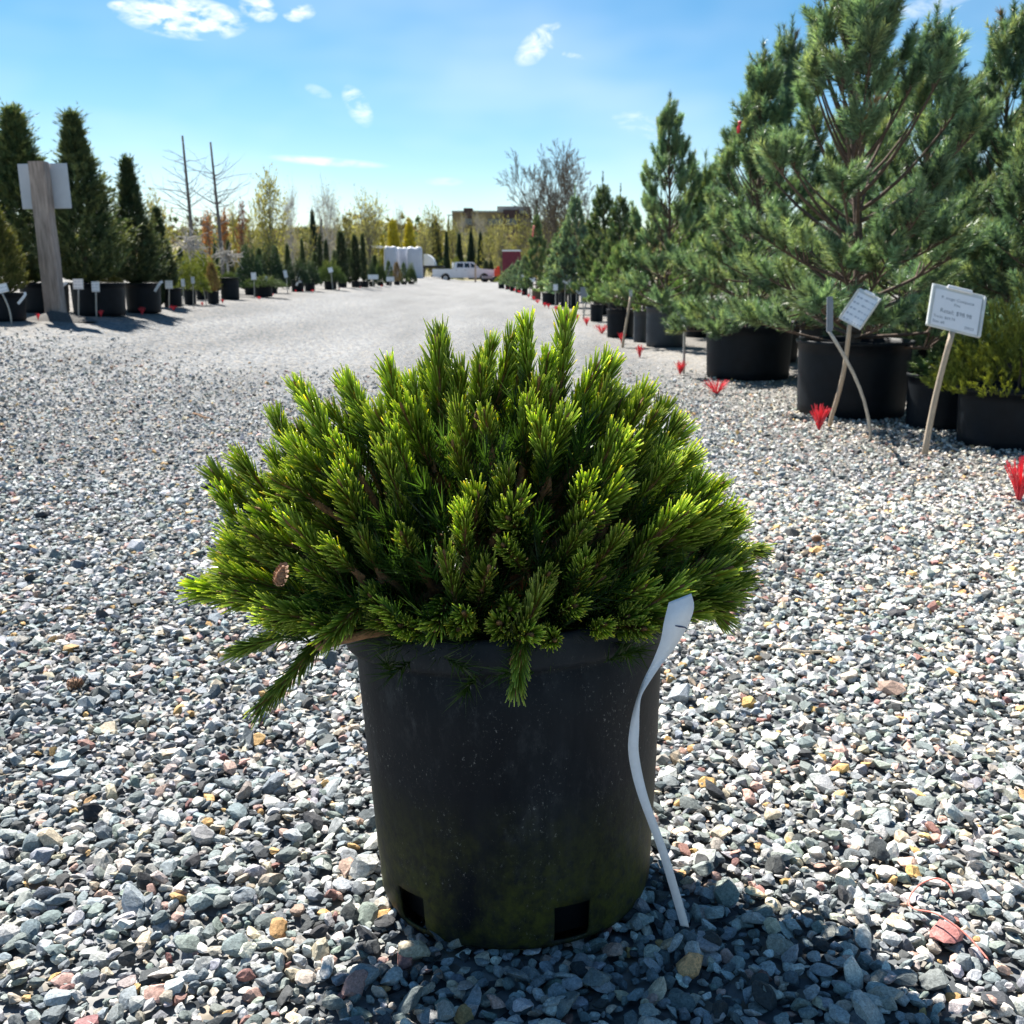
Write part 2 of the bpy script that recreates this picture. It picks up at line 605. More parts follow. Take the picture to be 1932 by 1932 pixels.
def ground_mat():
    m, n, l, b = new_mat('gravel_ground')
    ge = n.new('ShaderNodeNewGeometry')
    sep = n.new('ShaderNodeSeparateXYZ')
    l.new(ge.outputs['Position'], sep.inputs[0])

    def vor(scale):
        z = n.new('ShaderNodeTexVoronoi')
        z.inputs['Scale'].default_value = scale
        l.new(ge.outputs['Position'], z.inputs['Vector'])
        return z

    def noise(scale, detail=5, stretch=None):
        z = n.new('ShaderNodeTexNoise')
        z.inputs['Scale'].default_value = scale
        z.inputs['Detail'].default_value = detail
        if stretch:
            mp = n.new('ShaderNodeMapping')
            mp.inputs['Scale'].default_value = stretch
            l.new(ge.outputs['Position'], mp.inputs[0])
            l.new(mp.outputs[0], z.inputs['Vector'])
        else:
            l.new(ge.outputs['Position'], z.inputs['Vector'])
        return z.outputs['Fac']

    def mixc(f, a, c, mode='MIX'):
        x = n.new('ShaderNodeMix')
        x.data_type = 'RGBA'
        x.blend_type = mode
        if isinstance(f, float):
            x.inputs['Factor'].default_value = f
        else:
            l.new(f, x.inputs['Factor'])
        for i, q in ((6, a), (7, c)):
            if isinstance(q, tuple):
                x.inputs[i].default_value = q + (1,)
            else:
                l.new(q, x.inputs[i])
        return x.outputs[2]

    def rng(x, a, c, d=0.0, e=1.0):
        r = n.new('ShaderNodeMapRange')
        r.inputs[1].default_value, r.inputs[2].default_value = a, c
        r.inputs[3].default_value, r.inputs[4].default_value = d, e
        l.new(x, r.inputs[0])
        return r.outputs[0]

    v1 = vor(38)
    sc = n.new('ShaderNodeSeparateColor')
    l.new(v1.outputs['Color'], sc.inputs[0])
    rp = n.new('ShaderNodeValToRGB')
    el = rp.color_ramp.elements
    el[0].position, el[0].color = 0.0, (0.08, 0.09, 0.10, 1)
    el[1].position, el[1].color = 1.0, (0.56, 0.56, 0.55, 1)
    for p, c in ((0.25, (0.21, 0.23, 0.25)), (0.55, (0.34, 0.355, 0.37)), (0.8, (0.44, 0.44, 0.44)), (0.9, (0.44, 0.37, 0.28))):
        e = el.new(p)
        e.color = c + (1,)
    l.new(sc.outputs[0], rp.inputs[0])
    c = rp.outputs[0]
    # warm dirt and chips along the plant rows, blue-grey wheel tracks in the lane
    xp = n.new('ShaderNodeMath')
    xp.operation = 'MULTIPLY_ADD'
    l.new(sep.outputs[1], xp.inputs[0])
    xp.inputs[1].default_value = 0.03
    l.new(sep.outputs[0], xp.inputs[2])
    nl = noise(0.7, 4)
    ad = n.new('ShaderNodeMath')
    ad.operation = 'MULTIPLY_ADD'
    l.new(nl, ad.inputs[0])
    ad.inputs[1].default_value = 1.2
    l.new(xp.outputs[0], ad.inputs[2])
    right = rng(ad.outputs[0], 1.9, 3.0)
    left = rng(ad.outputs[0], -3.3, -4.4)
    mxm = n.new('ShaderNodeMath')
    mxm.operation = 'MAXIMUM'
    l.new(right, mxm.inputs[0])
    l.new(left, mxm.inputs[1])
    ms = n.new('ShaderNodeMath')
    ms.operation = 'MULTIPLY'
    l.new(mxm.outputs[0], ms.inputs[0])
    ms.inputs[1].default_value = 0.6
    c = mixc(ms.outputs[0], c, mixc(0.75, c, (0.40, 0.34, 0.27)))
    trk = rng(noise(1.1, 4, (1, 0.12, 1)), 0.35, 0.7, 0.42, 0.68)
    vm = n.new('ShaderNodeVectorMath')
    vm.operation = 'SCALE'
    l.new(c, vm.inputs[0])
    l.new(trk, vm.inputs['Scale'])
    c = vm.outputs[0]
    # pale dust in the far lane, then dry spring grass on the hill
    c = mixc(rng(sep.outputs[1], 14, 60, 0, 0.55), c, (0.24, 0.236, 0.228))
    c = mixc(rng(sep.outputs[1], 112, 122), c, mixc(rng(noise(0.25, 4), .4, .6), (0.15, 0.14, 0.06), (0.24, 0.20, 0.12)))
    l.new(c, b.inputs['Base Color'])
    b.inputs['Roughness'].default_value = 0.9
    b.inputs['Specular IOR Level'].default_value = 0.2
    bp = n.new('ShaderNodeBump')
    bp.inputs['Strength'].default_value = 0.8
    bp.inputs['Distance'].default_value = 0.012
    bp.invert = True
    l.new(v1.outputs['Distance'], bp.inputs['Height'])
    l.new(bp.outputs[0], b.inputs['Normal'])
    return m


# ------------------------------------------------------------------ ground sheet
def build_ground():
    ys = np.concatenate([np.arange(-8, 20, .5), np.arange(20, 120, 2.5), np.arange(120, 330, 10), [360, 420, 520, 700, 1000, 1500, 2500, 4000]])
    xr = np.concatenate([np.arange(0, 14, .5), np.arange(14, 40, 2), np.arange(40, 120, 10), [140, 180, 260, 400, 700, 1200, 2000]])
    xs = np.concatenate([-xr[::-1], xr[1:]])
    X, Y = np.meshgrid(xs, ys)
    V = np.stack([X, Y, gz(X, Y) - 0.006], -1).reshape(-1, 3)
    nx, ny = len(xs), len(ys)
    i = (np.arange(ny - 1)[:, None] * nx + np.arange(nx - 1)[None]).ravel()
    T = np.concatenate([np.stack([i, i + 1, i + nx + 1], 1), np.stack([i, i + nx + 1, i + nx], 1)])
    o = obj('ground', tri_mesh('ground', V, T, [ground_mat()], smooth=True))
    o['kind'] = 'structure'
    o['label'] = 'pale grey gravel lane and yard between the plant rows'
    return o


GROUND = build_ground()

# ------------------------------------------------------------------ gravel
PAL = np.array([[.20, .235, .26], [.29, .315, .335], [.125, .15, .165], [.37, .385, .395], [.47, .475, .475], [.61, .60, .57],
                [.18, .215, .205], [.43, .375, .29], [.46, .30, .13], [.40, .27, .235], [.23, .12, .11], [.045, .05, .055], [.34, .31, .285]])
PAL = PAL * np.array([1.16, 1.14, 1.10])
PALW = np.array([.15, .15, .165, .12, .09, .06, .085, .055, .02, .035, .015, .105, .055])
PALW = PALW / PALW.sum()


def ico(sub):
    import bmesh
    bm = bmesh.new()
    bmesh.ops.create_icosphere(bm, subdivisions=sub, radius=1)
    bm.verts.ensure_lookup_table()
    v = np.array([x.co[:] for x in bm.verts])
    f = np.array([[x.index for x in q.verts] for q in bm.faces])
    bm.free()
    return v, f


def rock_variants(sub, n, seed):
    r = np.random.default_rng(seed)
    v0, f = ico(sub)
    out = []
    for _ in range(n):
        v = v0.copy()
        for _k in range(11):
            nn = r.normal(size=3)
            nn /= np.linalg.norm(nn)
            d = r.uniform(.45, .86)
            ex = np.maximum(0, v @ nn - d)
            v -= ex[:, None] * nn
        v *= np.array([1, r.uniform(.62, .95), r.uniform(.36, .66)])
        v += r.normal(size=v.shape) * (.02 if sub > 1 else .07)
        v /= np.abs(v[:, :2]).max()
        out.append(v)
    return np.array(out), f


def euler_mats(rz, tx, ty):
    cz, sz, cx, sx, cy, sy = np.cos(rz), np.sin(rz), np.cos(tx), np.sin(tx), np.cos(ty), np.sin(ty)
    o, z = np.ones_like(rz), np.zeros_like(rz)
    Rz = np.stack([np.stack([cz, -sz, z], -1), np.stack([sz, cz, z], -1), np.stack([z, z, o], -1)], -2)
    Rx = np.stack([np.stack([o, z, z], -1), np.stack([z, cx, -sx], -1), np.stack([z, sx, cx], -1)], -2)
    Ry = np.stack([np.stack([cy, z, sy], -1), np.stack([z, o, z], -1), np.stack([-sy, z, cy], -1)], -2)
    return Rz @ Rx @ Ry


POT_C = np.array([0.0, 1.475])


def field(y0, y1, step, side, rmed, rsig, seed):
    r = np.random.default_rng(seed)
    ys = np.arange(y0, y1, step)
    pts = []
    for y in ys:
        w = side(y)
        x = np.arange(-w, w, step)
        pts.append(np.stack([x, np.full_like(x, y)], 1))
    P = np.concatenate(pts)
    P += r.uniform(-.5, .5, P.shape) * step * 1.1
    R = rmed * np.exp(r.normal(size=len(P)) * rsig)
    keep = np.hypot(P[:, 0] - POT_C[0], P[:, 1] - POT_C[1]) > .198
    return P[keep], R[keep], r


def stones(P, R, r, var):
    n = len(P)
    k = r.integers(0, len(var), n)
    rz, tx, ty = r.uniform(0, 2 * math.pi, n), r.normal(size=n) * .38, r.normal(size=n) * .38
    ci = r.choice(len(PAL), n, p=PALW)
    c = PAL[ci] * np.exp(r.normal(size=(n, 1)) * .16) * (1 + r.normal(size=(n, 3)) * .03)
    # chips darker on the left of the lane, paler and warmer on the right
    side_ = sstep((P[:, 0] + .25 * r.normal(size=n) + .9) / 1.8)[:, None]
    c = c * ((1 - side_) * np.array([.80, .81, .82]) + side_ * np.array([1.12, 1.08, 1.02]))
    z = gz(P[:, 0], P[:, 1]) + R * r.uniform(.05, .5, n)
    return k, rz, tx, ty, np.clip(c, .02, .8), np.column_stack([P, z])


def merged(name, parts):
    Vs, Ts, Cs, off = [], [], [], 0
    for var, F, k, M, R, C, L in parts:
        V = np.einsum('nij,nvj->nvi', M, var[k]) * R[:, None, None] + L[:, None, :]
        nv = V.shape[1]
        T = (F[None] + (np.arange(len(k)) * nv)[:, None, None] + off).reshape(-1, 3)
        Vs.append(V.reshape(-1, 3))
        Ts.append(T)
        Cs.append(np.repeat(C, nv, 0))
        off += len(k) * nv
    return tri_mesh(name, np.concatenate(Vs), np.concatenate(Ts), [M_GRAVEL], np.concatenate(Cs))


def build_gravel():
    v0, f0 = rock_variants(2, 16, 1)
    v1, f1 = rock_variants(1, 16, 2)
    v2 = np.array([[[1, 0, 0], [-1, 0, 0], [0, 1, 0], [0, -1, 0], [0, 0, 1], [0, 0, -1]]] * 12, float)
    r = np.random.default_rng(3)
    v2 = v2 * np.array([1, .75, .6]) + r.normal(size=v2.shape) * .16
    f2 = np.array([[0, 2, 4], [2, 1, 4], [1, 3, 4], [3, 0, 4], [2, 0, 5], [1, 2, 5], [3, 1, 5], [0, 3, 5]])
    side = lambda y: .56 * y + .32
    parts = []
    P, R, rr = field(.72, 1.75, .0160, side, .0106, .36, 11)
    R = np.clip(R, .0045, .028)
    k, rz, tx, ty, C, L = stones(P, R, rr, v0)
    # the 300 that show largest become stones of their own, children of the ground
    rel = L - np.array([0, 0, CAM_H])
    dep = rel[:, 1] * math.cos(PITCH) - rel[:, 2] * math.sin(PITCH)
    uu = 966 + IMG * rel[:, 0] / dep
    vv = 966 - IMG * (rel[:, 2] * math.cos(PITCH) + rel[:, 1] * math.sin(PITCH)) / dep
    vis = (uu > 5) & (uu < 1927) & (vv < 1925) & (L[:, 2] - gz(L[:, 0], L[:, 1]) > .12 * R)
    score = np.where(vis, R / dep, 0)
    big = np.argsort(-score)[:297]
    L[big, 2] += R[big] * .25
    meshes = [tri_mesh('stone', v, f0, [M_STONE]) for v in v0]
    for i in big:
        o = obj('stone', meshes[k[i]], GROUND, L[i], (tx[i], ty[i], rz[i]), float(R[i]))
        o.color = tuple(C[i]) + (1,)
    rest = np.ones(len(P), bool)
    rest[big] = False
    parts.append((v0, f0, k[rest], euler_mats(rz, tx, ty)[rest], R[rest], C[rest], L[rest]))
    # single stones the photograph shows clearly
    for (u, v), rr_, c, lab, sc in (((1782, 1772), .034, (.46, .19, .17), 'rounded brick red stone', (1, .85, .8)),
                                    ((1688, 1745), .024, (.50, .42, .31), 'flat tan stone beside the red one', (1, .7, .6)),
                                    ((398, 1248), .017, (.60, .53, .40), 'round cream stone', (1, .95, .95))):
        p = G(u, v)
        o = obj('stone', meshes[3], GROUND, (p[0], p[1], p[2] + rr_ * .45), (.2, .1, .9), tuple(rr_ * s for s in sc))
        o.color = c + (1,)
        o['label'] = lab
    # tan dirt chips belong to the right row: the palette warms there
    for y0, y1, st, rm, sg, var, f, seed in ((1.75, 4.6, .0180, .0102, .34, v1, f1, 12), (4.6, 13, .0275, .0112, .3, v2, f2, 13)):
        P, R, rr = field(y0, y1, st, side if y0 < 4 else (lambda y: .52 * y), rm, sg, seed)
        if y0 > 4:
            kp = rr.uniform(0, 1, len(P)) > sstep((P[:, 1] - 4.4) / 6.5)
            P, R = P[kp], R[kp]
        k, rz, tx, ty, C, L = stones(P, R, rr, var)
        warm = sstep((P[:, 0] + .03 * P[:, 1] - 1.5) / 1.2)[:, None] * rr.uniform(0, 1, (len(P), 1))
        C = 1.1 * C * (1 - .6 * warm) + .6 * warm * C.mean(1, keepdims=True) * np.array([1.18, 1.0, .8]) * 1.05
        parts.append((var, f, k, euler_mats(rz, tx, ty), R, C, L))
    o = obj('gravel', merged('gravel', parts))
    tag(o, 'loose crushed grey gravel covering the lane around the pot', 'gravel', None, 'stuff')


build_gravel()


# ------------------------------------------------------------------ foliage tools
def basis(D):
    D = D / np.linalg.norm(D, axis=-1, keepdims=True)
    a = np.where(np.abs(D[..., 2:3]) < .9, np.array([0., 0, 1]), np.array([1., 0, 0]))
    U = np.cross(D, a)
    U /= np.linalg.norm(U, axis=-1, keepdims=True)
    return D, U, np.cross(D, U)


def blades(P, D, L, n, ln, w, ang, r, col, cvar=.15, tip_ang=None, t0=0.05, tipcol=1.25, curl=0.0):
    """n thin blades round each shoot (base P, direction D, length L): one triangle each. Returns V, T, C."""
    P, D, L = np.asarray(P, float), np.asarray(D, float), np.asarray(L, float)
    N = len(P)
    D, U, W = basis(D)
    t = r.uniform(t0, 1, (N, n))
    ph = r.uniform(0, 2 * math.pi, (N, n))
    a1 = ang if tip_ang is None else tip_ang
    al = (ang + (a1 - ang) * t) + r.normal(size=(N, n)) * .14
    rd = U[:, None] * np.cos(ph)[..., None] + W[:, None] * np.sin(ph)[..., None]
    d = D[:, None] * np.cos(al)[..., None] + rd * np.sin(al)[..., None]
    b = P[:, None] + D[:, None] * (L[:, None] * t)[..., None]
    length = ln * r.uniform(.7, 1.15, (N, n))
    tip = b + d * length[..., None]
    tip[..., 2] += curl * length
    sd = np.cross(d, r.normal(size=d.shape))
    sd /= np.linalg.norm(sd, axis=-1, keepdims=True)
    V = np.stack([b - sd * w / 2, b + sd * w / 2, tip], 2).reshape(-1, 3)
    T = np.arange(len(V)).reshape(-1, 3)
    c = np.asarray(col, float)
    if c.ndim == 1:
        c = np.tile(c, (N, 1))
    c = c * np.exp(r.normal(size=(N, 1)) * cvar)
    cc = np.repeat(c, n, 0) * np.exp(r.normal(size=(N * n, 1)) * .12)
    C = np.stack([cc * .8, cc * .8, cc * tipcol], 1).reshape(-1, 3)
    return V, T, C


def seg_prisms(S, k=4):
    """S rows: x0 y0 z0 x1 y1 z1 r0 r1 -> prism soup."""
    S = np.asarray(S, float)
    A, B = S[:, :3], S[:, 3:6]
    _, U, W = basis(B - A + 1e-9)
    an = 2 * math.pi * np.arange(k) / k
    ring = U[:, None] * np.cos(an)[None, :, None] + W[:, None] * np.sin(an)[None, :, None]
    V = np.concatenate([A[:, None] + ring * S[:, 6, None, None], B[:, None] + ring * S[:, 7, None, None]], 1)
    i = np.arange(k)
    j = (i + 1) % k
    F = np.concatenate([np.stack([i, j, j + k], 1), np.stack([i, j + k, i + k], 1)])
    T = (F[None] + (np.arange(len(S)) * 2 * k)[:, None, None]).reshape(-1, 3)
    return V.reshape(-1, 3), T


# ------------------------------------------------------------------ foreground pot and mugo pine
def foreground():
    R_T, R_B, H = .239, .208, .455
    base = G(925, 1812)
    cx, cy = 0.006, base[1] + R_B * .97
    root = thing('potted_mugo_pine', 'large bushy bright green mugo pine in weathered black pot, centre foreground', 'potted plant', (cx, cy, 0.004))
    q = Quaternion((0, 1, 0), rad(-1.4)) @ Quaternion((1, 0, 0), rad(-5.0))
    n, hh = 96, [0, .008, .02, .05, .062, .075, .12, .18, .25, .32, .400, .4045, .411, .416, .448, .453, .455]
    holes = []                                   # drainage notches cut in the wall near the foot
    for ac in (-66, -134, -172, 60, 118, 172, 0):
        holes.append((rad(ac) % (2 * math.pi)))
    mb = MB()
    def ro(z):
        r = R_B + (R_T - .008 - R_B) * (z / .4) ** .9
        if z < .02:
            r -= .006 * (1 - z / .02)
        if z >= .41:
            r = R_T + .006 - (.003 if z > .45 else 0) - (.003 if z > .454 else 0)
        elif z > .402:
            r = R_T - .011
        # the plastic is slightly out of round
        return r
    def pt(i, z, ins):
        a = 2 * math.pi * i / n
        r = ro(z) - ins
        r *= 1 + .006 * math.sin(2 * a + .6) + .003 * math.sin(5 * a + z * 9)
        return (r * math.cos(a), r * math.sin(a), z + .05 * r * math.cos(a) * (z / .455) ** 2)
    V, F = [], []
    for ins in (0, .0045):
        for z in hh:
            for i in range(n):
                V.append(pt(i, z, ins))
    off = n * len(hh)
    def is_hole(i, k):
        a = 2 * math.pi * (i + .5) / n
        return k in (1, 2, 3) and any(abs((a - h + math.pi) % (2 * math.pi) - math.pi) < .135 for h in holes)
    def cell(i, k):
        i %= n
        j = (i + 1) % n
        return [k * n + i, k * n + j, (k + 1) * n + j, (k + 1) * n + i]
    for k in range(len(hh) - 1):
        for i in range(n):
            if is_hole(i, k):
                continue
            c = cell(i, k)
            F.append(tuple(c))
            F.append(tuple(x + off for x in reversed(c)))
            if is_hole((i + 1) % n, k):
                F.append((c[1], c[1] + off, c[2] + off, c[2]))
            if is_hole((i - 1) % n, k):
                F.append((c[0], c[3], c[3] + off, c[0] + off))
            if k + 1 < len(hh) - 1 and is_hole(i, k + 1):
                F.append((c[3], c[2], c[2] + off, c[3] + off))
            if k > 0 and is_hole(i, k - 1):
                F.append((c[0], c[0] + off, c[1] + off, c[1]))
    top = (len(hh) - 1) * n
    for i in range(n):
        j = (i + 1) % n
        F.append((top + i, top + j, top + j + off, top + i + off))
        F.append((i, i + off, j + off, j))
    F.append(tuple(off + i for i in range(n)))
    mb.add(V, F, 0, True)
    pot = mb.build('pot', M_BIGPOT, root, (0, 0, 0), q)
    # soil with an uneven crown
    sv, sf = [(0, 0, .412)], []
    for kk in range(1, 7):
        for i in range(40):
            a = 2 * math.pi * i / 40
            r = .218 * kk / 6
            sv.append((r * math.cos(a), r * math.sin(a), .405 + .012 * math.sin(a * 3 + kk) + random.uniform(-.006, .006) - .01 * kk / 6))
    for i in range(40):
        sf.append((0, 1 + i, 1 + (i + 1) % 40))
    for kk in range(5):
        for i in range(40):
            a, b_ = 1 + kk * 40 + i, 1 + kk * 40 + (i + 1) % 40
            sf.append((a, a + 40, b_ + 40, b_))
    MB().add(sv, sf, 0, True).build('soil', M_SOIL, root, (0, 0, 0), q)

    MB().lathe([(.19, .012), (.196, .2), (.2, .395)], 40, cap=(True, True)).build('dark_root_ball', M_POT, root, (0, 0, 0), q)  # blackened so the drainage notches look dark, their shade put into the colour
    # --- shoot meshes
    def shoot_mesh(L, n_need, seed, nl=.0315, a_base=.62, a_tip=.33):
        r = np.random.default_rng(seed)
        bend = r.normal(size=2) * .10
        def axis(t):
            return np.stack([bend[0] * L * t ** 2, bend[1] * L * t ** 2, L * t], -1)
        t = np.sort(r.uniform(.0, 1, n_need) ** .85)
        ph = np.arange(n_need) * 2.39996 + r.normal(size=n_need) * .25
        al = a_base + (a_tip - a_base) * t ** 1.2 + r.normal(size=n_need) * .10
        b0 = axis(t)
        dz = np.array([0, 0, 1.0])
        rdir = np.stack([np.cos(ph), np.sin(ph), np.zeros(n_need)], 1)
        d = dz * np.cos(al)[:, None] + rdir * np.sin(al)[:, None]
        b0 = b0 + rdir * .0022
        ln = nl * r.uniform(.82, 1.12, n_need) * (.8 + .2 * t)
        ts = np.array([0, .35, .75, 1.0])
        cv = r.uniform(.02, .20, n_need)
        ctr = b0[:, None] + d[:, None] * (ln[:, None] * ts)[..., None] + dz * (cv[:, None] * ln[:, None] * ts ** 2)[..., None]
        _, U, W = basis(d)
        rr = .00108 * np.array([.85, 1.05, 1.0, .55])
        an = 2 * math.pi * np.arange(3) / 3
        ring = U[:, None] * np.cos(an)[None, :, None] * 1.15 + W[:, None] * np.sin(an)[None, :, None] * .9
        V = ctr[:, :, None] + ring[:, None] * rr[None, :, None, None]
        V = V.reshape(-1, 3)
        F = []
        for k in range(3):
            for i in range(3):
                j = (i + 1) % 3
                F += [[k * 3 + i, k * 3 + j, k * 3 + 3 + j], [k * 3 + i, k * 3 + 3 + j, k * 3 + 3 + i]]
        F.append([9, 10, 11])
        F = np.array(F)
        T = (F[None] + (np.arange(n_need) * 12)[:, None, None]).reshape(-1, 3)
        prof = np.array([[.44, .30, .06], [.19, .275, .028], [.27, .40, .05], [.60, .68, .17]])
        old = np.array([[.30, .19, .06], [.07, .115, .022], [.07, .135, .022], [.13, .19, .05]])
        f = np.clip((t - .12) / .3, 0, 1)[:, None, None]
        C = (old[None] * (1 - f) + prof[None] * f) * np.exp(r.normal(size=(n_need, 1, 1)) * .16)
        yel = r.uniform(0, 1, (n_need, 1, 1)) < .05
        C = np.where(yel, C * np.array([1.35, 1.08, .8]), C)
        C = np.repeat(C[:, :, None], 3, 2).reshape(-1, 3)
        # stem, tapering, and the winter bud
        st = np.linspace(-.25, 1, 9)
        S = []
        for a, c in zip(st[:-1], st[1:]):
            p0, p1 = axis(np.array([a]))[0], axis(np.array([c]))[0]
            S.append([*p0, *p1, .0046 - .0012 * max(a, 0), .0046 - .0012 * max(c, 0)])
        tp = axis(np.array([1.0]))[0]
        for a, c, r0, r1 in ((0, .006, .0028, .0036), (.006, .013, .0036, .0027), (.013, .019, .0027, .0006)):
            S.append([tp[0], tp[1], tp[2] + a, tp[0], tp[1], tp[2] + c, r0, r1])
        V2, T2 = seg_prisms(S, 6)
        C2 = np.tile([.17, .09, .04], (len(V2), 1)) * np.random.default_rng(seed + 5).uniform(.7, 1.4, (len(V2), 1))
        mi = np.concatenate([np.zeros(len(T), int), np.ones(len(T2), int)])
        return tri_mesh('shoot', np.concatenate([V, V2]), np.concatenate([T, T2 + len(V)]), [M_MUGO, M_TWIG], np.concatenate([C, C2]), mi)
    Ls = [.07, .085, .10, .11, .125, .14, .155, .095, .08, .12]
    bank = [(L, shoot_mesh(L, int(60 + 1150 * L), 40 + i)) for i, L in enumerate(Ls)]
    Cn = np.array([-0.022, cy + .015, .45])
    r = np.random.default_rng(21)
    items = []                                    # (tip, dir, length index)
    N = 238
    for i in range(N):
        f = (i + .5) / N
        zc = 1 - f * 1.12                          # cosine of the polar angle
        a = i * 2.399963 + r.normal() * .12
        s = math.sqrt(max(0, 1 - zc * zc))
        u = np.array([s * math.cos(a), s * math.sin(a), zc])
        rx = .41 if u[0] < 0 else .35
        ry = .255 if u[1] < 0 else .31
        k = 1 + r.normal() * .055
        tip = Cn + u * np.array([rx, ry, .362]) * k
        d = u * np.array([.9, .9, .85]) + np.array([0, 0, .42 + .15 * r.normal()]) + r.normal(size=3) * .13
        if zc < .05:
            d[2] -= .22
        if tip[2] < .49:
            tip[2] = .49 + r.uniform(0, .03)
        items.append((tip, d / np.linalg.norm(d), int(r.integers(0, len(Ls)))))
    N2 = 46                                       # shorter shoots filling the inside
    for i in range(N2):
        f = (i + .5) / N2
        zc = 1 - f * 1.12
        a = i * 2.399963 + 1 + r.normal() * .2
        s = math.sqrt(max(0, 1 - zc * zc))
        u = np.array([s * math.cos(a), s * math.sin(a), zc])
        tip = Cn + u * np.array([.27, .20, .29]) * (1 + r.normal() * .1)
        tip[2] = max(tip[2], .50)
        d = u + np.array([0, 0, .35]) + r.normal(size=3) * .3
        items.append((tip, d / np.linalg.norm(d), int(r.choice([0, 1, 2, 7, 8]))))
    def by_px(tip, bot, Yt, Yb, li):
        t, b_ = AT(*tip, Yt), AT(*bot, Yb)
        d = t - b_
        items.append((t, d / np.linalg.norm(d), li))
    by_px((503, 1345), (625, 1180), 1.33, 1.38, 6)
    by_px((448, 1222), (600, 1180), 1.36, 1.40, 5)
    by_px((1435, 1036), (1330, 1032), 1.46, 1.46, 4)
    by_px((1355, 1168), (1270, 1085), 1.38, 1.38, 3)
    by_px((1272, 1128), (1170, 1180), 1.24, 1.28, 3)
    by_px((385, 1140), (520, 1140), 1.40, 1.42, 6)
    by_px((982, 1292), (985, 1185), 1.19, 1.235, 1)
    by_px((1010, 1120), (975, 1225), 1.215, 1.235, 1)
    by_px((850, 1050), (862, 1170), 1.24, 1.27, 2)
    by_px((985, 622), (1000, 750), 1.45, 1.45, 3)
    by_px((1060, 620), (1055, 750), 1.46, 1.46, 3)
    by_px((832, 640), (850, 760), 1.46, 1.46, 2)
    by_px((575, 735), (640, 850), 1.45, 1.45, 4)
    mains = []
    for i in range(15):
        a = i * 2.399963
        zc = 1 - (i + .5) / 15 * 1.0
        s = math.sqrt(1 - zc * zc)
        mains.append(Cn + np.array([s * math.cos(a) * .17, s * math.sin(a) * .14, zc * .16 - .01]))
    forks = [[] for _ in mains]
    inv = np.array([cx, cy, .004])
    for tip, d, li in items:
        L, me = bank[li]
        sc = float(r.uniform(.8, 1.22))
        b_ = tip - d * L * sc
        if b_[2] < .452 and tip[2] > .48 and np.hypot(*(b_[:2] - [cx, cy])) > .12:      # keep shoot bases above the rim
            d = np.array([d[0], d[1], 0])
            d = d / (np.linalg.norm(d) + 1e-6)
            k_ = np.clip((tip[2] - .46) / (L * sc), -.3, .9)
            d = d * math.sqrt(1 - k_ * k_) + np.array([0, 0, k_])
            b_ = tip - d * L * sc
        rot = Vector((0, 0, 1)).rotation_difference(Vector(d)) @ Quaternion((0, 0, 1), float(r.uniform(0, 6.28)))
        obj('shoot', me, root, b_ - inv, rot, sc)
        j = int(np.argmin([np.linalg.norm(b_ - m_) + .3 * max(0, -np.dot(d, (m_ - Cn) / np.linalg.norm(m_ - Cn))) for m_ in mains]))
        forks[j].append((b_ - inv, d))
    st = np.array([-0.02, 0.015, .40])
    for m_, fk in zip(mains, forks):
        mb = MB()
        m0 = m_ - inv
        mid = st * .5 + m0 * .5 + np.array([0, 0, -.015])
        mb.tube([st, mid, m0], [.014, .0115, .009], 7)
        for b_, d in fk:
            k1 = m0 * .55 + b_ * .45 + np.array([0, 0, -.02]) - d * .01
            mb.tube([m0, k1, b_, b_ + d * .01], [.0075, .006, .0045, .004], 5)
        mb.build('branch', M_TWIG, root)
    a_, b_, c_ = AT(775, 1182, 1.33) - inv, AT(690, 1196, 1.29) - inv, AT(598, 1222, 1.32) - inv
    MB().tube([a_ + [.12, .12, -.03], a_, b_, c_], [.009, .008, .0065, .0045], 7).build('branch', M_TWIG, root)
    # long fine needles low over the soil
    P, D, L = [], [], []
    for i in range(110):
        a = r.uniform(0, 2 * math.pi)
        q_ = r.uniform(.05, .22)
        P.append([q_ * math.cos(a) - .02, q_ * math.sin(a), .425 + r.uniform(0, .07)])
        D.append([math.cos(a) + r.normal() * .4, math.sin(a) + r.normal() * .4, r.uniform(-.15, .7)])
        L.append(.05)
    for i in range(640):
        u = r.normal(size=3)
        u /= np.linalg.norm(u)
        u[2] = abs(u[2]) - .08
        k = r.uniform(.3, .80) ** .8
        P.append(Cn - inv + u * np.array([.37, .27, .36]) * k)
        D.append(u * .8 + np.array([0, 0, .5]) + r.normal(size=3) * .25)
        L.append(.06)
    V, T, C = blades(P, D, L, 34, .045, .0024, .65, r, (.035, .08, .016), .25, .4)  # darker green puts the bush's inner shade into the colour
    lower = obj('inner_needles', tri_mesh('inner_needles', V, T, [M_MUGO], C), root)
    lower['kind'] = 'stuff'
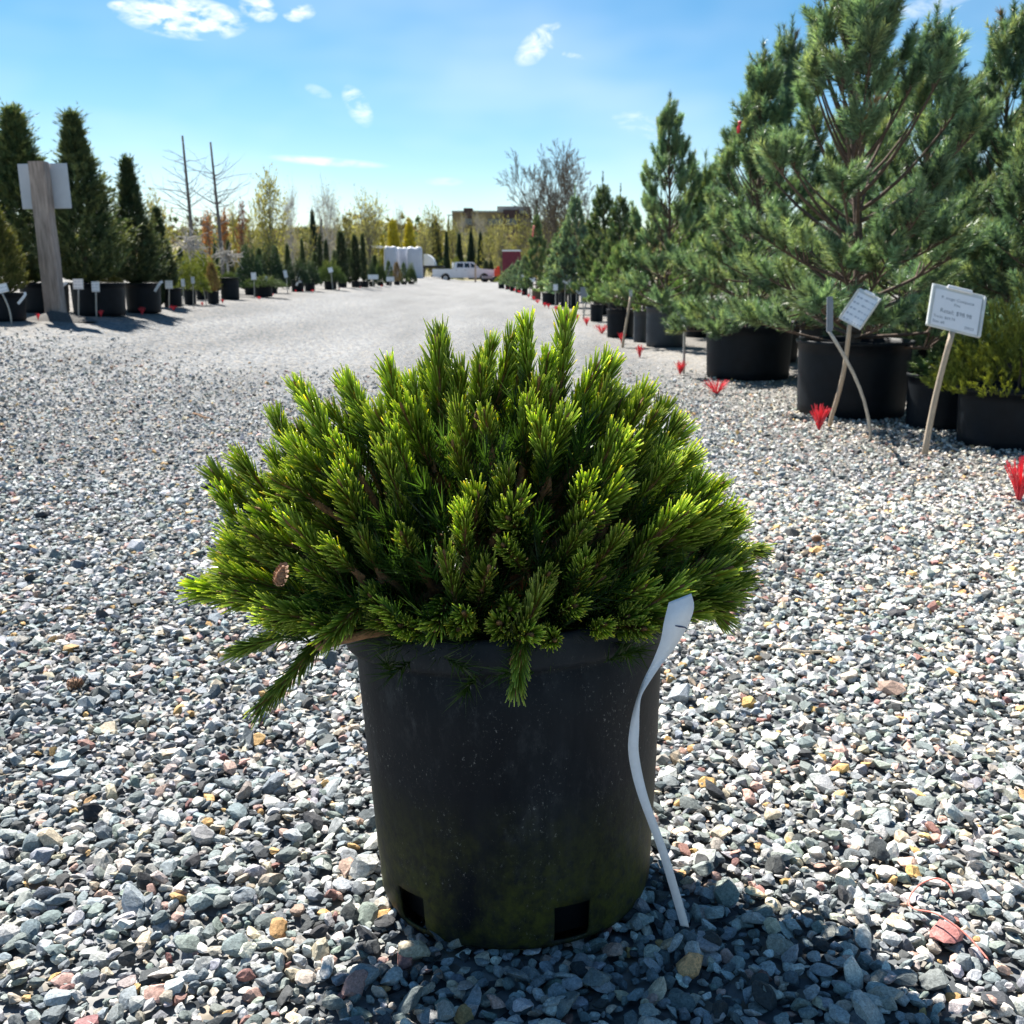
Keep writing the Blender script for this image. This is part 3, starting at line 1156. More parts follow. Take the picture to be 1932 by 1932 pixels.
    # small closed cone among the left shoots
    def cone_mesh(L, R, seed):
        mbc = MB()
        rr = random.Random(seed)
        mbc.lathe([(R * .3, 0), (R * .75, L * .25), (R * .7, L * .6), (R * .2, L)], 8, cap=(True, True))
        for k in range(46):
            t = k / 46
            a = k * 2.399963
            rad_ = R * (.55 + .5 * math.sin(math.pi * min(1, t * .85 + .18)))
            z = L * t
            c = Vector((math.cos(a), math.sin(a), 0))
            s_ = Vector((-math.sin(a), math.cos(a), 0))
            w = R * .34
            p0 = c * rad_ * .55 + Vector((0, 0, z))
            p1 = c * rad_ * .98 + Vector((0, 0, z + L * .10 * rr.uniform(.8, 1.2)))
            up = Vector((0, 0, L * .05))
            v = [p0 - s_ * w * .6, p0 + s_ * w * .6, p1 + s_ * w, p1 - s_ * w, p1 + c * R * .12 + up]
            mbc.add([x[:] for x in v], [(0, 1, 2, 3), (3, 2, 4), (0, 3, 4), (1, 4, 2), (0, 4, 1)])
        return mbc
    pc = AT(524, 1104, 1.13) - inv
    cone_mesh(.027, .0078, 3).build('cone', M_CONE, root, pc, Quaternion((1, 0, 0), .25) @ Quaternion((0, 1, 0), .35))
    # a fallen cone and twigs on the gravel
    for (u, v), L, lab in (((141, 1305), .034, 'dark brown open pine cone lying on the gravel at left'), ((1540, 1025), .03, 'brown pine cone half hidden in the gravel right of the plant')):
        p = G(u, v)
        o = cone_mesh(L, L * .42, 9).build('pine_cone', M_CONE, None, (p[0] - L / 2, p[1], p[2] + .018), (0, math.pi / 2, .3))
        tag(o, lab, 'pine cone')
    for (a, b_), rr_, lab in ((((1470, 1238), (1565, 1244)), .0035, 'short straight brown stick lying on the gravel right of the pot'),
                              (((1372, 1112), (1460, 1150)), .0018, 'thin long dry twig on the gravel beside the right branches'),
                              (((365, 785), (402, 797)), .006, 'dark twig lying on the lane left of the plant')):
        p, q2 = G(*a), G(*b_)
        mbx = MB()
        pts = [p + (q2 - p) * t + np.array([0, 0, .018 + .003 * math.sin(t * 9)]) for t in (0, .25, .5, .75, 1)]
        mbx.tube([x - p for x in pts], [rr_, rr_ * 1.1, rr_ * .9, rr_, rr_ * .7], 6)
        tag(mbx.build('stick', M_WOODSTAKE if 'straight' in lab else M_TWIG, None, p), lab, 'stick')
    # pink-orange twine looping by the red stone
    pts = [G(u, v) + np.array([0, 0, h]) for (u, v), h in (((1862, 1835), .02), ((1820, 1800), .03), ((1765, 1772), .04), ((1725, 1750), .03), ((1712, 1730), .022),
                                                        ((1716, 1712), .022), ((1735, 1695), .025), ((1762, 1690), .03), ((1785, 1700), .03), ((1797, 1712), .022))]
    p0 = pts[0]
    fine = []
    for i in range(len(pts) - 1):
        a = pts[max(i - 1, 0)]; b_ = pts[i]; c = pts[i + 1]; d = pts[min(i + 2, len(pts) - 1)]
        for t in np.linspace(0, 1, 6, endpoint=False):
            fine.append(.5 * (2 * b_ + (c - a) * t + (2 * a - 5 * b_ + 4 * c - d) * t * t + (3 * b_ - a - 3 * c + d) * t ** 3) - p0)
    tag(MB().tube(fine, [.0013] * len(fine), 5).build('twine', M_TWINE, None, p0), 'thin pink orange twine curled over the red stone at lower right', 'twine')

    # white plant tag: a wide head narrowing into a long strap that twists and hangs to the ground
    spec = [((1283, 1128), 1.215, 46, 20, -8), ((1281, 1160), 1.21, 64, 24, -10), ((1272, 1195), 1.208, 60, 26, -12), ((1252, 1235), 1.207, 47, 30, -5),
            ((1232, 1265), 1.206, 29, 34, 15), ((1216, 1292), 1.206, 20, 35, 55), ((1207, 1312), 1.206, 18, 20, 80), ((1201, 1340), 1.206, 18, 10, 60),
            ((1197, 1375), 1.206, 19, 4, 30), ((1195, 1415), 1.206, 20, -4, 15), ((1202, 1460), 1.207, 21, -10, 5), ((1214, 1505), 1.205, 21, -16, 0),
            ((1232, 1555), 1.21, 21, -20, 0), ((1252, 1610), 1.22, 20, -18, 0), ((1270, 1670), 1.235, 19, -16, 0), ((1286, 1725), 1.25, 18, -12, 0), ((1292, 1748), 1.258, 17, -12, 0)]
    ctr = [AT(*s_[0], s_[1]) for s_ in spec]
    rows = []
    for k, (uv, Y, w, lean, tw) in enumerate(spec):
        wm = w * px(ctr[k])
        a, t_ = rad(lean), rad(tw)
        side = np.array([math.cos(a) * math.cos(t_), -math.sin(t_), math.sin(a) * math.cos(t_)])
        rows.append((ctr[k], side * wm / 2))
    # finer by interpolation
    def lerp_rows(rows, m=4):
        out = []
        for i in range(len(rows) - 1):
            pa, pb = rows[max(i - 1, 0)], rows[min(i + 2, len(rows) - 1)]
            for t in np.linspace(0, 1, m, endpoint=False):
                res = []
                for q in (0, 1):
                    a, b_, c, d = pa[q], rows[i][q], rows[i + 1][q], pb[q]
                    res.append(.5 * (2 * b_ + (c - a) * t + (2 * a - 5 * b_ + 4 * c - d) * t * t + (3 * b_ - a - 3 * c + d) * t ** 3))
                out.append(res)
        out.append(rows[-1])
        return out
    rw = lerp_rows(rows)
    o0 = ctr[0]
    V, F = [], []
    for k, (c, s_) in enumerate(rw):
        nrm = np.cross(s_, rw[min(k + 1, len(rw) - 1)][0] - rw[max(k - 1, 0)][0])
        nrm = nrm / (np.linalg.norm(nrm) + 1e-9) * .00025
        V += [c - s_ - o0 + nrm, c + s_ - o0 + nrm, c + s_ - o0 - nrm, c - s_ - o0 - nrm]
    for k in range(len(rw) - 1):
        a = k * 4
        for i in range(4):
            j = (i + 1) % 4
            F.append((a + i, a + j, a + 4 + j, a + 4 + i))
    F += [(3, 2, 1, 0), tuple(len(V) - 4 + i for i in range(4))]
    tg = thing('plant_tag', 'white plastic plant tag with long twisted strap hanging down the right of the pot', 'plant tag', o0)
    MB().add(V, F, 0, True).build('strap', M_STRAP, tg)
    c, s_ = rw[8]
    fr = np.array([0, -.0012, 0])
    mk = [c - o0 + s_ * .05 + fr + np.array([0, 0, .010]), c - o0 + s_ * .35 + fr + np.array([0, 0, .006]), c - o0 + s_ * .75 + fr + np.array([0, 0, .001]), c - o0 + s_ * .95 + fr + np.array([0, 0, -.003])]
    MB().tube(mk, [.0006, .0011, .0007, .0008], 5).build('ink_mark', M_INK, tg)


foreground()


# ------------------------------------------------------------------ conifer generators (shared meshes)
def pine_parts(seed, H, R, first=.1, whorls=9, nb=6, shoot=.15, needle=.07, nn=60, w=.0034, col=(.05, .10, .055), rise=(20, 62), sweep=.35, drift=(0, 0),
               power=.8, thick=1.0, twig=.085, dens=1.0, candle=1.0, s0=.28):
    r = np.random.default_rng(seed)
    segs, P, D, L = [], [], [], []
    def trunk(t):
        return np.array([drift[0] * t ** 1.6 + .015 * math.sin(t * 7 + seed), drift[1] * t ** 1.6 + .015 * math.cos(t * 6), H * t])
    ts = np.linspace(0, 1, 18)
    rt = lambda t: thick * (.024 * H / 2.2 * (1 - t) ** .8 + .005)
    for a, b in zip(ts[:-1], ts[1:]):
        segs.append([*trunk(a), *trunk(b), rt(a), rt(b)])
    for wi in range(whorls):
        t = first + (.95 - first) * (wi / (whorls - .5)) ** .92
        k = nb - (1 if t > .7 else 0) - (1 if t > .88 else 0)
        a0 = r.uniform(0, 6.28)
        for j in range(k):
            a = a0 + 2 * math.pi * j / k + r.normal() * .25
            tt = min(.985, t + r.normal() * .018)
            bl = R * max(.06, (1 - tt)) ** power * r.uniform(.72, 1.12) + .04
            e = rad(rise[0] + (rise[1] - rise[0]) * tt) + r.normal() * .12
            p0 = trunk(tt)
            dh = np.array([math.cos(a), math.sin(a), 0])
            sw = sweep * min(1, .10 + 1.7 * tt)
            def br(s, p0=p0, dh=dh, bl=bl, e=e, sw=sw):
                return p0 + dh * bl * math.cos(e) * (s - .12 * sw * s * s) + np.array([0, 0, bl * (math.sin(e) * s + sw * .6 * s * s)])
            r0 = thick * min(.014, .004 + .010 * bl)
            ss = np.linspace(0, 1, 6)
            for q, (s0, s1) in enumerate(zip(ss[:-1], ss[1:])):
                segs.append([*br(s0), *br(s1), r0 * (1 - .7 * s0), r0 * (1 - .7 * s1)])
            tip, tg = br(1.0), br(1.0) - br(.85)
            tg /= np.linalg.norm(tg)
            P.append(tip - tg * shoot * .5); D.append(tg); L.append(shoot)
            m = max(2, int(bl / twig * dens))
            for s in np.linspace(s0 * (1 if tt > .25 else .6), .97, int(m * (1 if tt > .25 else 1.35))) :
                s = float(np.clip(s + r.normal() * .03, .12, 1))
                p = br(s)
                tg = br(min(1, s + .1)) - br(max(0, s - .1))
                tg /= np.linalg.norm(tg)
                sd = np.cross(tg, [0, 0, 1])
                sd /= np.linalg.norm(sd) + 1e-9
                for sg in (-1, 1):
                    if r.uniform() < .15:
                        continue
                    d = tg * .6 + sd * sg * r.uniform(.3, .8) + np.array([0, 0, r.uniform(.25, 1.0) * candle]) + r.normal(size=3) * .12
                    d /= np.linalg.norm(d)
                    tl = r.uniform(.35, 1.0) * bl * .32 * (1.15 - s)
                    q = p + d * tl
                    if tl > .03:
                        segs.append([*p, *q, r0 * .4, r0 * .3])
                    l_ = shoot * r.uniform(.7, 1.15)
                    P.append(q); D.append(d); L.append(l_)
    top = trunk(1)
    for j in range(4):
        P.append(top - np.array([0, 0, .02 + .10 * j - .16])); D.append([.02, 0, 1]); L.append(shoot * 1.1)
    for j in range(4):
        a = r.uniform(0, 6.28)
        P.append(top - np.array([0, 0, .05])); D.append([math.cos(a) * .5, math.sin(a) * .5, .9]); L.append(shoot)
    tint = np.array(col) * np.ones((len(P), 3))
    sunny = r.uniform(0, 1, (len(P), 1)) ** 3
    tint = tint * (1 - .6 * sunny) + .6 * sunny * np.array([.34, .38, .16])  # bright backlit shoots painted into the tint at random
    dead = r.uniform(0, 1, (len(P), 1)) < .004
    tint = np.where(dead, [.26, .15, .07], tint)
    V, T, C = blades(P, D, L, nn, needle, w, .92, r, tint, .28, .62, -.1, 1.8)
    VS, TS = seg_prisms(segs, 6)
    return tri_mesh('trunk', VS, TS, [M_BARK], smooth=True), tri_mesh('crown', V, T, [M_PINE], C)


def cedar_parts(seed, H, R, col, nspray=1500, blade=.075, w=.012, nper=16, shape='cone', tips=(.13, .15, .05), power=.85, bark=None, up=1.15, belly=.12, wisp=.12):
    """Upright or dome-shaped scale-leaved conifer built of many small sprays."""
    r = np.random.default_rng(seed)
    a = r.uniform(0, 2 * math.pi, nspray)
    if shape == 'cone':
        t = r.uniform(0, 1, nspray) ** 1.25
        prof = np.minimum(1, (t / belly) ** .6) * (1 - t) ** power
        lob = 1 + .13 * np.sin(a * 3 + t * 7 + seed) + .10 * np.sin(a * 5 - t * 19)
        q = R * prof * lob * np.clip(r.uniform(.05, 1.0, nspray) ** .5, 0, 1) + r.normal(size=nspray) * .01
        P = np.stack([q * np.cos(a), q * np.sin(a), H * (.02 + .98 * t)], 1)
        D = np.stack([np.cos(a) * .75, np.sin(a) * .75, np.full(nspray, up)], 1) + r.normal(size=(nspray, 3)) * .28
        out = q / (R * prof * lob + 1e-6)
        L = blade * r.uniform(.8, 2.0, nspray)
        far = r.uniform(0, 1, nspray) < wisp
        L = np.where(far, L * 1.9, L)
        # upswept plumes give the ragged outline
        npl, per = int(nspray / 26), 14
        tb = r.uniform(0, .97, npl) ** 1.15
        ab = r.uniform(0, 2 * math.pi, npl)
        rb_ = R * (np.minimum(1, (tb / belly) ** .6) * (1 - tb) ** power + .012) * r.uniform(.8, 1.32, npl)
        s_ = np.linspace(.35, 1, per)[None] + r.normal(size=(npl, per)) * .04
        px_ = (rb_ * np.cos(ab))[:, None] * s_ + r.normal(size=(npl, per)) * .018 * H / 2
        py_ = (rb_ * np.sin(ab))[:, None] * s_ + r.normal(size=(npl, per)) * .018 * H / 2
        pz_ = (H * tb)[:, None] + (rb_ * up * .9)[:, None] * s_ ** 1.5 + r.normal(size=(npl, per)) * .02 * H / 2
        keep = (pz_ < H * (1.0 - .5 * np.hypot(px_, py_) / R)).ravel()
        Pp = np.stack([px_, py_, pz_], -1).reshape(-1, 3)[keep]
        Dp = np.repeat(np.stack([np.cos(ab), np.sin(ab), np.full(npl, up * 1.2)], 1), per, 0)[keep] + r.normal(size=(len(Pp), 3)) * .25
        P, D, L = np.concatenate([P, Pp]), np.concatenate([D, Dp]), np.concatenate([L, np.full(len(Pp), blade)])
        out = np.concatenate([out, np.repeat(np.ones(npl), per)[keep]])
        zz = np.linspace(.88, 1.03, 16) * H
        lead = np.stack([np.full(16, .0), np.full(16, .0), zz], 1) + r.normal(size=(16, 3)) * .008 * H / 2
        P, D, L = np.concatenate([P, lead]), np.concatenate([D, np.tile([.1, 0, 1.], (16, 1)) + r.normal(size=(16, 3)) * .2]), np.concatenate([L, np.full(16, blade)])
        out = np.concatenate([out, np.ones(16)])
        nspray = len(P)
    else:                                           # spreading dome
        t = r.uniform(0, 1, nspray) ** .5
        z = H * (1 - t ** 2.2) * r.uniform(.45, 1.0, nspray) * (1 + .2 * np.sin(a * 4 + seed))
        P = np.stack([R * t * np.cos(a), R * t * np.sin(a), np.maximum(z, .03)], 1)
        D = np.stack([np.cos(a) * t, np.sin(a) * t, np.full(nspray, {'dome': .35, 'mound': .9, 'weep': -.5}[shape])], 1) + r.normal(size=(nspray, 3)) * .35
        out = z / H
        L = blade * r.uniform(1, 2.2, nspray)
    f = (np.clip(out, 0, 1) ** 3)[:, None] * r.uniform(0, .8, (nspray, 1))
    C0 = np.array(col) * (1 - f) + np.array(tips) * f
    V, T, C = blades(P, D, L, nper, blade, w, .62, r, C0, .2, .35, 0, 1.3)
    S = [[0, 0, 0, .01, 0, H * .45, .03 * H / 2, .02 * H / 2], [.01, 0, H * .45, 0, 0, H * .9, .02 * H / 2, .004]]
    VS, TS = seg_prisms(S, 7)
    return tri_mesh('trunk', VS, TS, [bark or M_BARK]), tri_mesh('crown', V, T, [M_CEDAR], C)


def deciduous(seed, H, spread, levels=5, leaf=None, nleaf=3, lsize=.22, up=.55, trunk_h=.22, r0=.16, split=3, bark=None, k=4, vase=0.0, stems=1):
    r = np.random.default_rng(seed)
    segs, tips = [], []
    def grow(p, d, ln, rr, lv):
        d = d / np.linalg.norm(d)
        n = 3
        for _ in range(n):
            d = d + r.normal(size=3) * .09 + np.array([0, 0, .05 * up])
            d /= np.linalg.norm(d)
            q = p + d * ln / n
            segs.append([*p, *q, rr, rr * .86])
            p, rr = q, rr * .86
        if lv == 0:
            tips.append((p, d))
            return
        m = split if r.uniform() < .7 else split - 1
        for j in range(max(2, m)):
            sd = np.cross(d, r.normal(size=3))
            sd /= np.linalg.norm(sd)
            nd = d * (1.0 - .1 * j) + sd * spread * r.uniform(.5, 1.1) + np.array([0, 0, up * .35])
            grow(p, nd, ln * r.uniform(.66, .9), rr * r.uniform(.6, .78), lv - 1)
            if lv <= 2:
                tips.append((p, nd))
    unit = H * .21
    for s in range(stems):
        a = 2 * math.pi * s / max(1, stems) + r.normal() * .3
        d = np.array([math.cos(a) * vase, math.sin(a) * vase, 1.0])
        st = np.array([math.cos(a), math.sin(a), 0]) * (.12 * r0 * 10 if stems > 1 else 0)
        if trunk_h > 0:
            segs.append([*st, *(st + d / np.linalg.norm(d) * H * trunk_h), r0 * 1.15, r0])
        grow(st + d / np.linalg.norm(d) * H * trunk_h, d, unit, r0 * .85, levels)
    S = np.array(segs)
    sc = H / S[:, 5].max()
    S = S * np.array([sc] * 6 + [1, 1])
    S[:, 6:8] = np.maximum(S[:, 6:8], .006 if r0 < .15 else .02)
    V, T = seg_prisms(S, k)
    trunk = tri_mesh('trunk', V, T, [bark or M_GREYBARK])
    crown = None
    if leaf is not None:
        TP = np.array([t[0] for t in tips]) * sc
        TD = np.array([t[1] for t in tips])
        V, T, C = blades(TP, TD, np.full(len(TP), H * .07), nleaf, lsize, lsize * .55, 1.0, r, leaf, .25, .8, -.3, 1.15)
        crown = tri_mesh('crown', V, T, [M_LEAF], C)
    return trunk, crown


def nursery_pot(rt, rb, h, seed=0):
    mb = MB()
    lip = min(.03, h * .09)
    ridge = []
    prof = [(rb * .96, 0), (rb, .012)]
    for k in range(1, 7):
        t = k / 7
        prof.append((rb + (rt * .965 - rb) * t, .012 + (h - lip - .012) * t))
    prof += [(rt * .965, h - lip), (rt * 1.0, h - lip + .003), (rt * 1.015, h - .004), (rt * .995, h), (rt * .95, h - .003), (rt * .93, h - lip * 1.8)]
    mb.lathe(prof, 28, cap=(True, False))
    return mb


def soil_disc(r, z):
    mb = MB()
    v, f = [(0, 0, z + .02)], []
    for k in (1, 2, 3):
        for i in range(20):
            a = 2 * math.pi * i / 20
            v.append((r * k / 3 * math.cos(a), r * k / 3 * math.sin(a), z + .015 * math.sin(a * 4 + k) * (k < 3)))
    for i in range(20):
        f.append((0, 1 + i, 1 + (i + 1) % 20))
        for k in (0, 1):
            a, b = 1 + k * 20 + i, 1 + k * 20 + (i + 1) % 20
            f.append((a, a + 20, b + 20, b))
    return mb.add(v, f, 0, True)


def pot_at(ul, ur, vt, vb):
    """Place a pot from where its silhouette stands on the ground; returns centre, radii, height."""
    uc = (ul + ur) / 2
    f = G(uc, vb)
    rb = (ur - ul) * .46 * px(f)
    c = f.copy()
    for _ in range(3):
        d = np.array([f[0], f[1]]) / np.hypot(f[0], f[1])
        c[:2] = f[:2] + d * rb
        rb = (ur - ul) * .46 * depth([c[0], c[1], 0]) / IMG
    c[2] = float(gz(c[0], c[1]))
    rt = rb * 1.087
    h = AT(uc, vt, c[1] - rt * .9)[2] - c[2]
    return c, rt, rb, max(.1, h)


def potted(name, label, cat, ul, ur, vt, vb, top_v=None, plant=None, width=None, group=None, rotz=0.0, mat=None, shift=0.0, sx=1.0, tilt=0.0):
    """A pot with its plant: one thing; plant = (trunk mesh, crown mesh, H, R)."""
    c, rt, rb, h = pot_at(ul, ur, vt, vb)
    root = thing(name, label, cat, c - np.array([0, 0, .006]), None, group)
    p = nursery_pot(rt, rb, h).build('pot', mat or M_POT, root, (0, 0, 0), (0, 0, rotz))
    soil_disc(rt * .935, h - .045).build('soil', M_SOIL, root)
    if plant:
        tr, cr, H, R = plant
        ht = AT((ul + ur) / 2, top_v, c[1])[2] - c[2] - h + .05
        sz = ht / H
        sr = (width * px(np.array([c[0], c[1], c[2]])) / 2 / R) if width else sz
        for nm, me in (('trunk', tr), ('crown', cr)):
            if me is not None:
                obj(nm, me, root, (shift, 0, h - .05), (0, tilt, rotz), (sr * sx, sr * sx, sz))
    return root, c, rt, h


def plant_only(name, label, cat, base, H, meshes, H0, rotz=0, group=None, wide=1.0):
    root = thing(name, label, cat, base, None, group)
    s = H / H0
    for nm, me in zip(('trunk', 'crown'), meshes):
        if me is not None:
            obj(nm, me, root, (0, 0, 0), (0, 0, rotz), (s * wide, s * wide, s))
    return root


# shared plant kinds
BG = (.045, .095, .052)
PINE_BIG = pine_parts(101, 2.2, .92, .02, 11, 7, .165, .068, 115, .0068, (.12, .20, .125), (4, 76), .78, (-.20, .05), .43, 1.35, .095, 1.12, 1.15, .28) + (2.42, 1.0)
PINE_TALL = pine_parts(102, 2.2, .68, .02, 13, 7, .15, .062, 88, .0070, (.11, .19, .118), (3, 74), .66, (.03, 0), .66, 1.0, .095, 1.15, 1.15, .25) + (2.4, .76)
PINE_BACK = pine_parts(103, 2.4, .70, .01, 12, 7, .20, .07, 100, .0070, (.08, .148, .105), (2, 74), .6, (.05, .05), .6, 1.1, .10, 1.05, 1.25, .28) + (2.65, .78)
PINE_SMALL = pine_parts(104, .8, .38, .0, 8, 6, .10, .06, 60, .0062, (.085, .155, .06), (25, 65), .35, (0, 0), .7, .7, .07) + (.9, .42)
SPRUCE = pine_parts(105, 1.8, .62, .0, 16, 8, .13, .05, 44, .013, (.042, .088, .046), (2, 45), .18, (0, 0), .85, .9, .07) + (1.85, .66)
SPRUCE_BLUE = pine_parts(106, 1.5, .6, .0, 14, 8, .13, .05, 44, .013, (.10, .17, .13), (2, 45), .18, (0, 0), .8, .9, .07) + (1.55, .64)
MUGO_LOW = cedar_parts(107, .42, .46, (.16, .195, .03), 1100, .034, .006, 26, 'mound', (.40, .39, .07)) + (.42, .5)
CEDAR_A = cedar_parts(110, 2.2, .50, (.052, .10, .050), 3200, .06, .010, 15, 'cone', (.25, .28, .10), 1.2, belly=.14) + (2.25, .5)
CEDAR_B = cedar_parts(111, 2.2, .42, (.046, .09, .05), 2600, .055, .010, 15, 'cone', (.20, .22, .09), 1.3, wisp=.2, belly=.14) + (2.25, .42)
CEDAR_GOLD = cedar_parts(112, 1.6, .5, (.085, .11, .03), 1600, .08, .012, 14, 'cone', (.22, .20, .06), .7) + (1.65, .5)
CEDAR_COL = cedar_parts(113, 2.0, .28, (.026, .052, .03), 1100, .08, .016, 12, 'cone', (.08, .10, .04), .55) + (2.05, .3)
JUNI_LOW = cedar_parts(114, .45, .9, (.06, .10, .035), 1000, .09, .014, 14, 'dome', (.20, .22, .06)) + (.45, 1.0)
WEEPER = cedar_parts(115, 1.1, .75, (.03, .062, .035), 1100, .09, .016, 13, 'weep', (.10, .13, .05)) + (1.1, .8)
SHRUB_LIME = cedar_parts(116, .7, .6, (.15, .19, .035), 700, .08, .014, 12, 'dome', (.28, .30, .06)) + (.7, .65)
SHRUB_BROWN = cedar_parts(117, .6, .35, (.14, .10, .05), 420, .06, .010, 12, 'cone', (.26, .18, .08), .6) + (.62, .36)

# ------------------------------------------------------------------ right-hand row of potted conifers
RG = 'potted conifers along the right side of the lane'
potted('potted_mugo_pine', 'low yellow green mugo pine in black pot at the right edge, under the clipboard', 'potted plant', 1802, 2012, 738, 850, 588, MUGO_LOW, 330, RG, .5)
potted('potted_shrub', 'small dark green pine in black pot squeezed between the big pine and the yellow mugo', 'potted plant', 1706, 1836, 708, 812, 648, PINE_SMALL, 150, RG, 1.0)
ROOT1, C1, RT1, H1 = potted('potted_pine', 'biggest pine of the right row, spreading branches over a wide black tub', 'potted tree', 1497, 1707, 645, 791, -18, PINE_BIG, 560, RG, .35)
potted('potted_pine', 'dense pine with narrow leader in the second wide black tub of the right row', 'potted tree', 1327, 1492, 615, 718, 98, PINE_TALL, 320, RG, 1.2)
potted('potted_pine', 'slim pine with pointed top above a grey lit pot, third tub of the right row', 'potted tree', 1216, 1293, 579, 655, 190, PINE_TALL, 210, RG, 2.9, mat=M_POT_GREY)
potted('potted_pine', 'pine mostly hidden behind the third tub of the right row', 'potted tree', 1292, 1336, 572, 636, 330, PINE_SMALL, 150, RG, 4.0)
potted('potted_pine', 'small pine stub in a narrow pale grey pot beside the third tub', 'potted plant', 1194, 1221, 586, 645, 545, PINE_SMALL, 40, RG, 4.4, mat=M_POT_GREY)
potted('potted_pine', 'small round pine in a black pot with a wooden stake leaning on it', 'potted plant', 1143, 1197, 583, 637, 462, PINE_SMALL, 100, RG, 5.2)
potted('potted_pine', 'small bushy green pine in black pot before the dark spruce', 'potted plant', 1113, 1138, 574, 606, 500, PINE_SMALL, 62, RG, 0.4)
potted('potted_spruce', 'tall dark spruce with pointed tops halfway along the right row', 'potted tree', 1118, 1150, 560, 594, 352, SPRUCE, 110, RG, 1.0)
potted('potted_spruce', 'dark spruce with a second peak behind the small round pine', 'potted tree', 1146, 1185, 560, 600, 372, SPRUCE, 100, RG, 2.2)
potted('potted_spruce', 'blue green spruce with ragged top left of the tallest dark spruce', 'potted tree', 1071, 1093, 546, 580, 374, SPRUCE_BLUE, 82, RG, 3.0)
potted('potted_spruce', 'wide pale blue spruce low in the right row above white cards', 'potted tree', 1057, 1071, 546, 579, 432, SPRUCE_BLUE, 84, RG, 4.1)
potted('potted_pine', 'short green pine in small black pot just right of the lone dark pine', 'potted plant', 1022, 1056, 552, 575, 512, PINE_SMALL, 60, RG, 2.1)
potted('potted_spruce', 'mid green spruce behind the short pine, next to the lone dark pine', 'potted tree', 1040, 1062, 542, 570, 440, SPRUCE, 70, RG, 5.0)
potted('potted_pine', 'lone dark pine with orange ribbon standing above the far end of the right row', 'potted tree', 1003, 1021, 545, 564, 408, SPRUCE, 54, RG, 0.7, mat=surf('burlap', (.16, .11, .07), .95, .3, 40))
for i, (u, w_, vt_, vb_, tv, lab) in enumerate(((990, 12, 541, 557, 484, 'pale blue spruce left of the lone dark pine at the right row end'),
                                               (978, 11, 538, 552, 492, 'pale blue low spruce, second left of the lone dark pine'),
                                               (967, 10, 536, 549, 500, 'grey green low spruce, third left of the lone dark pine'),
                                               (958, 9, 534, 546, 508, 'grey green low spruce, second from the far end of the right row'))):
    potted('potted_spruce', lab, 'potted plant', u - w_ / 2, u + w_ / 2, vt_, vb_, tv, SPRUCE_BLUE, 36, RG, i * 1.3)
potted('potted_shrub', 'small bright green shrub in black pot at the far end of the right row', 'potted plant', 940, 952, 530, 544, 519, SHRUB_LIME, 26, RG, 0)
# second line of tall pines behind, at the right edge of the picture
for u, Y, tv, wd, lab, rz, hb in ((1718, 8.6, 28, 330, 'tall dark blue green pine behind the biggest pine, its pointed top showing right of it', .3, 1),
                                 (1872, 8.0, 10, 330, 'tall narrow pine rising behind the clipboard sign near the right edge', 1.9, 1),
                                 (1985, 7.4, -60, 380, 'dark pine filling the right edge of the picture', 3.3, 1),
                                 (1452, 11.2, 60, 260, 'pine half hidden between the two biggest tubs', 4.4, 0)):
    p = AT(u, 600, Y)
    p[2] = float(gz(p[0], p[1]))
    root = thing('potted_pine', lab, 'potted tree', p, None, 'tall pines behind the right row')
    nursery_pot(.34, .31, .42).build('pot', M_POT, root)
    soil_disc(.31, .38).build('soil', M_SOIL, root)
    tr, cr, H0, R0 = PINE_BACK
    ht = AT(u, tv, Y)[2] - p[2] - .37
    sr = wd * px(p) / 2 / R0
    for nm, me in (('trunk', tr), ('crown', cr)):
        obj(nm, me, root, (0, 0, .37), (0, 0, rz), (sr, sr, ht / H0))

for u, Y, tv, wd, lab, K in ((1560, 13.5, 250, 230, 'green pine seen low between the two biggest tubs', PINE_TALL), (1660, 12.0, 180, 260, 'pine in the shade behind the biggest tub', PINE_BACK), (1800, 11.0, 160, 300, 'pine in the shade behind the clipboard stake', PINE_BACK),
                             (1925, 9.6, 120, 320, 'pine in deep shade behind the yellow mugo', PINE_TALL), (1345, 17, 300, 150, 'pine behind the gap between second and third tubs', PINE_TALL), (1420, 15, 280, 180, 'green pine behind the second wide tub', PINE_BACK), (1240, 22, 380, 110, 'dark spruce behind the slim pine of the third tub', SPRUCE),
                             (1300, 24, 380, 110, 'dark spruce in the back line between the first pines', SPRUCE), (1190, 28, 400, 90, 'dark spruce behind the small round pine of the right row', SPRUCE), (1120, 36, 420, 80, 'blue spruce behind the dark spruces of the right row', SPRUCE_BLUE), (1065, 44, 452, 60, 'blue spruce at the back of the far right row', SPRUCE_BLUE)):
    p = AT(u, 560, Y)
    p[2] = float(gz(p[0], p[1]))
    root = thing('potted_conifer', lab, 'potted tree', p, None, 'conifers in the second line on the right')
    nursery_pot(.32, .29, .4).build('pot', M_POT, root)
    tr, cr, H0, R0 = K
    ht = AT(u, tv, Y)[2] - p[2] - .3
    sr = wd * px(p) / 2 / R0
    for nm, me in (('trunk', tr), ('crown', cr)):
        obj(nm, me, root, (0, 0, .3), (0, 0, u * .1), (sr, sr, ht / H0))

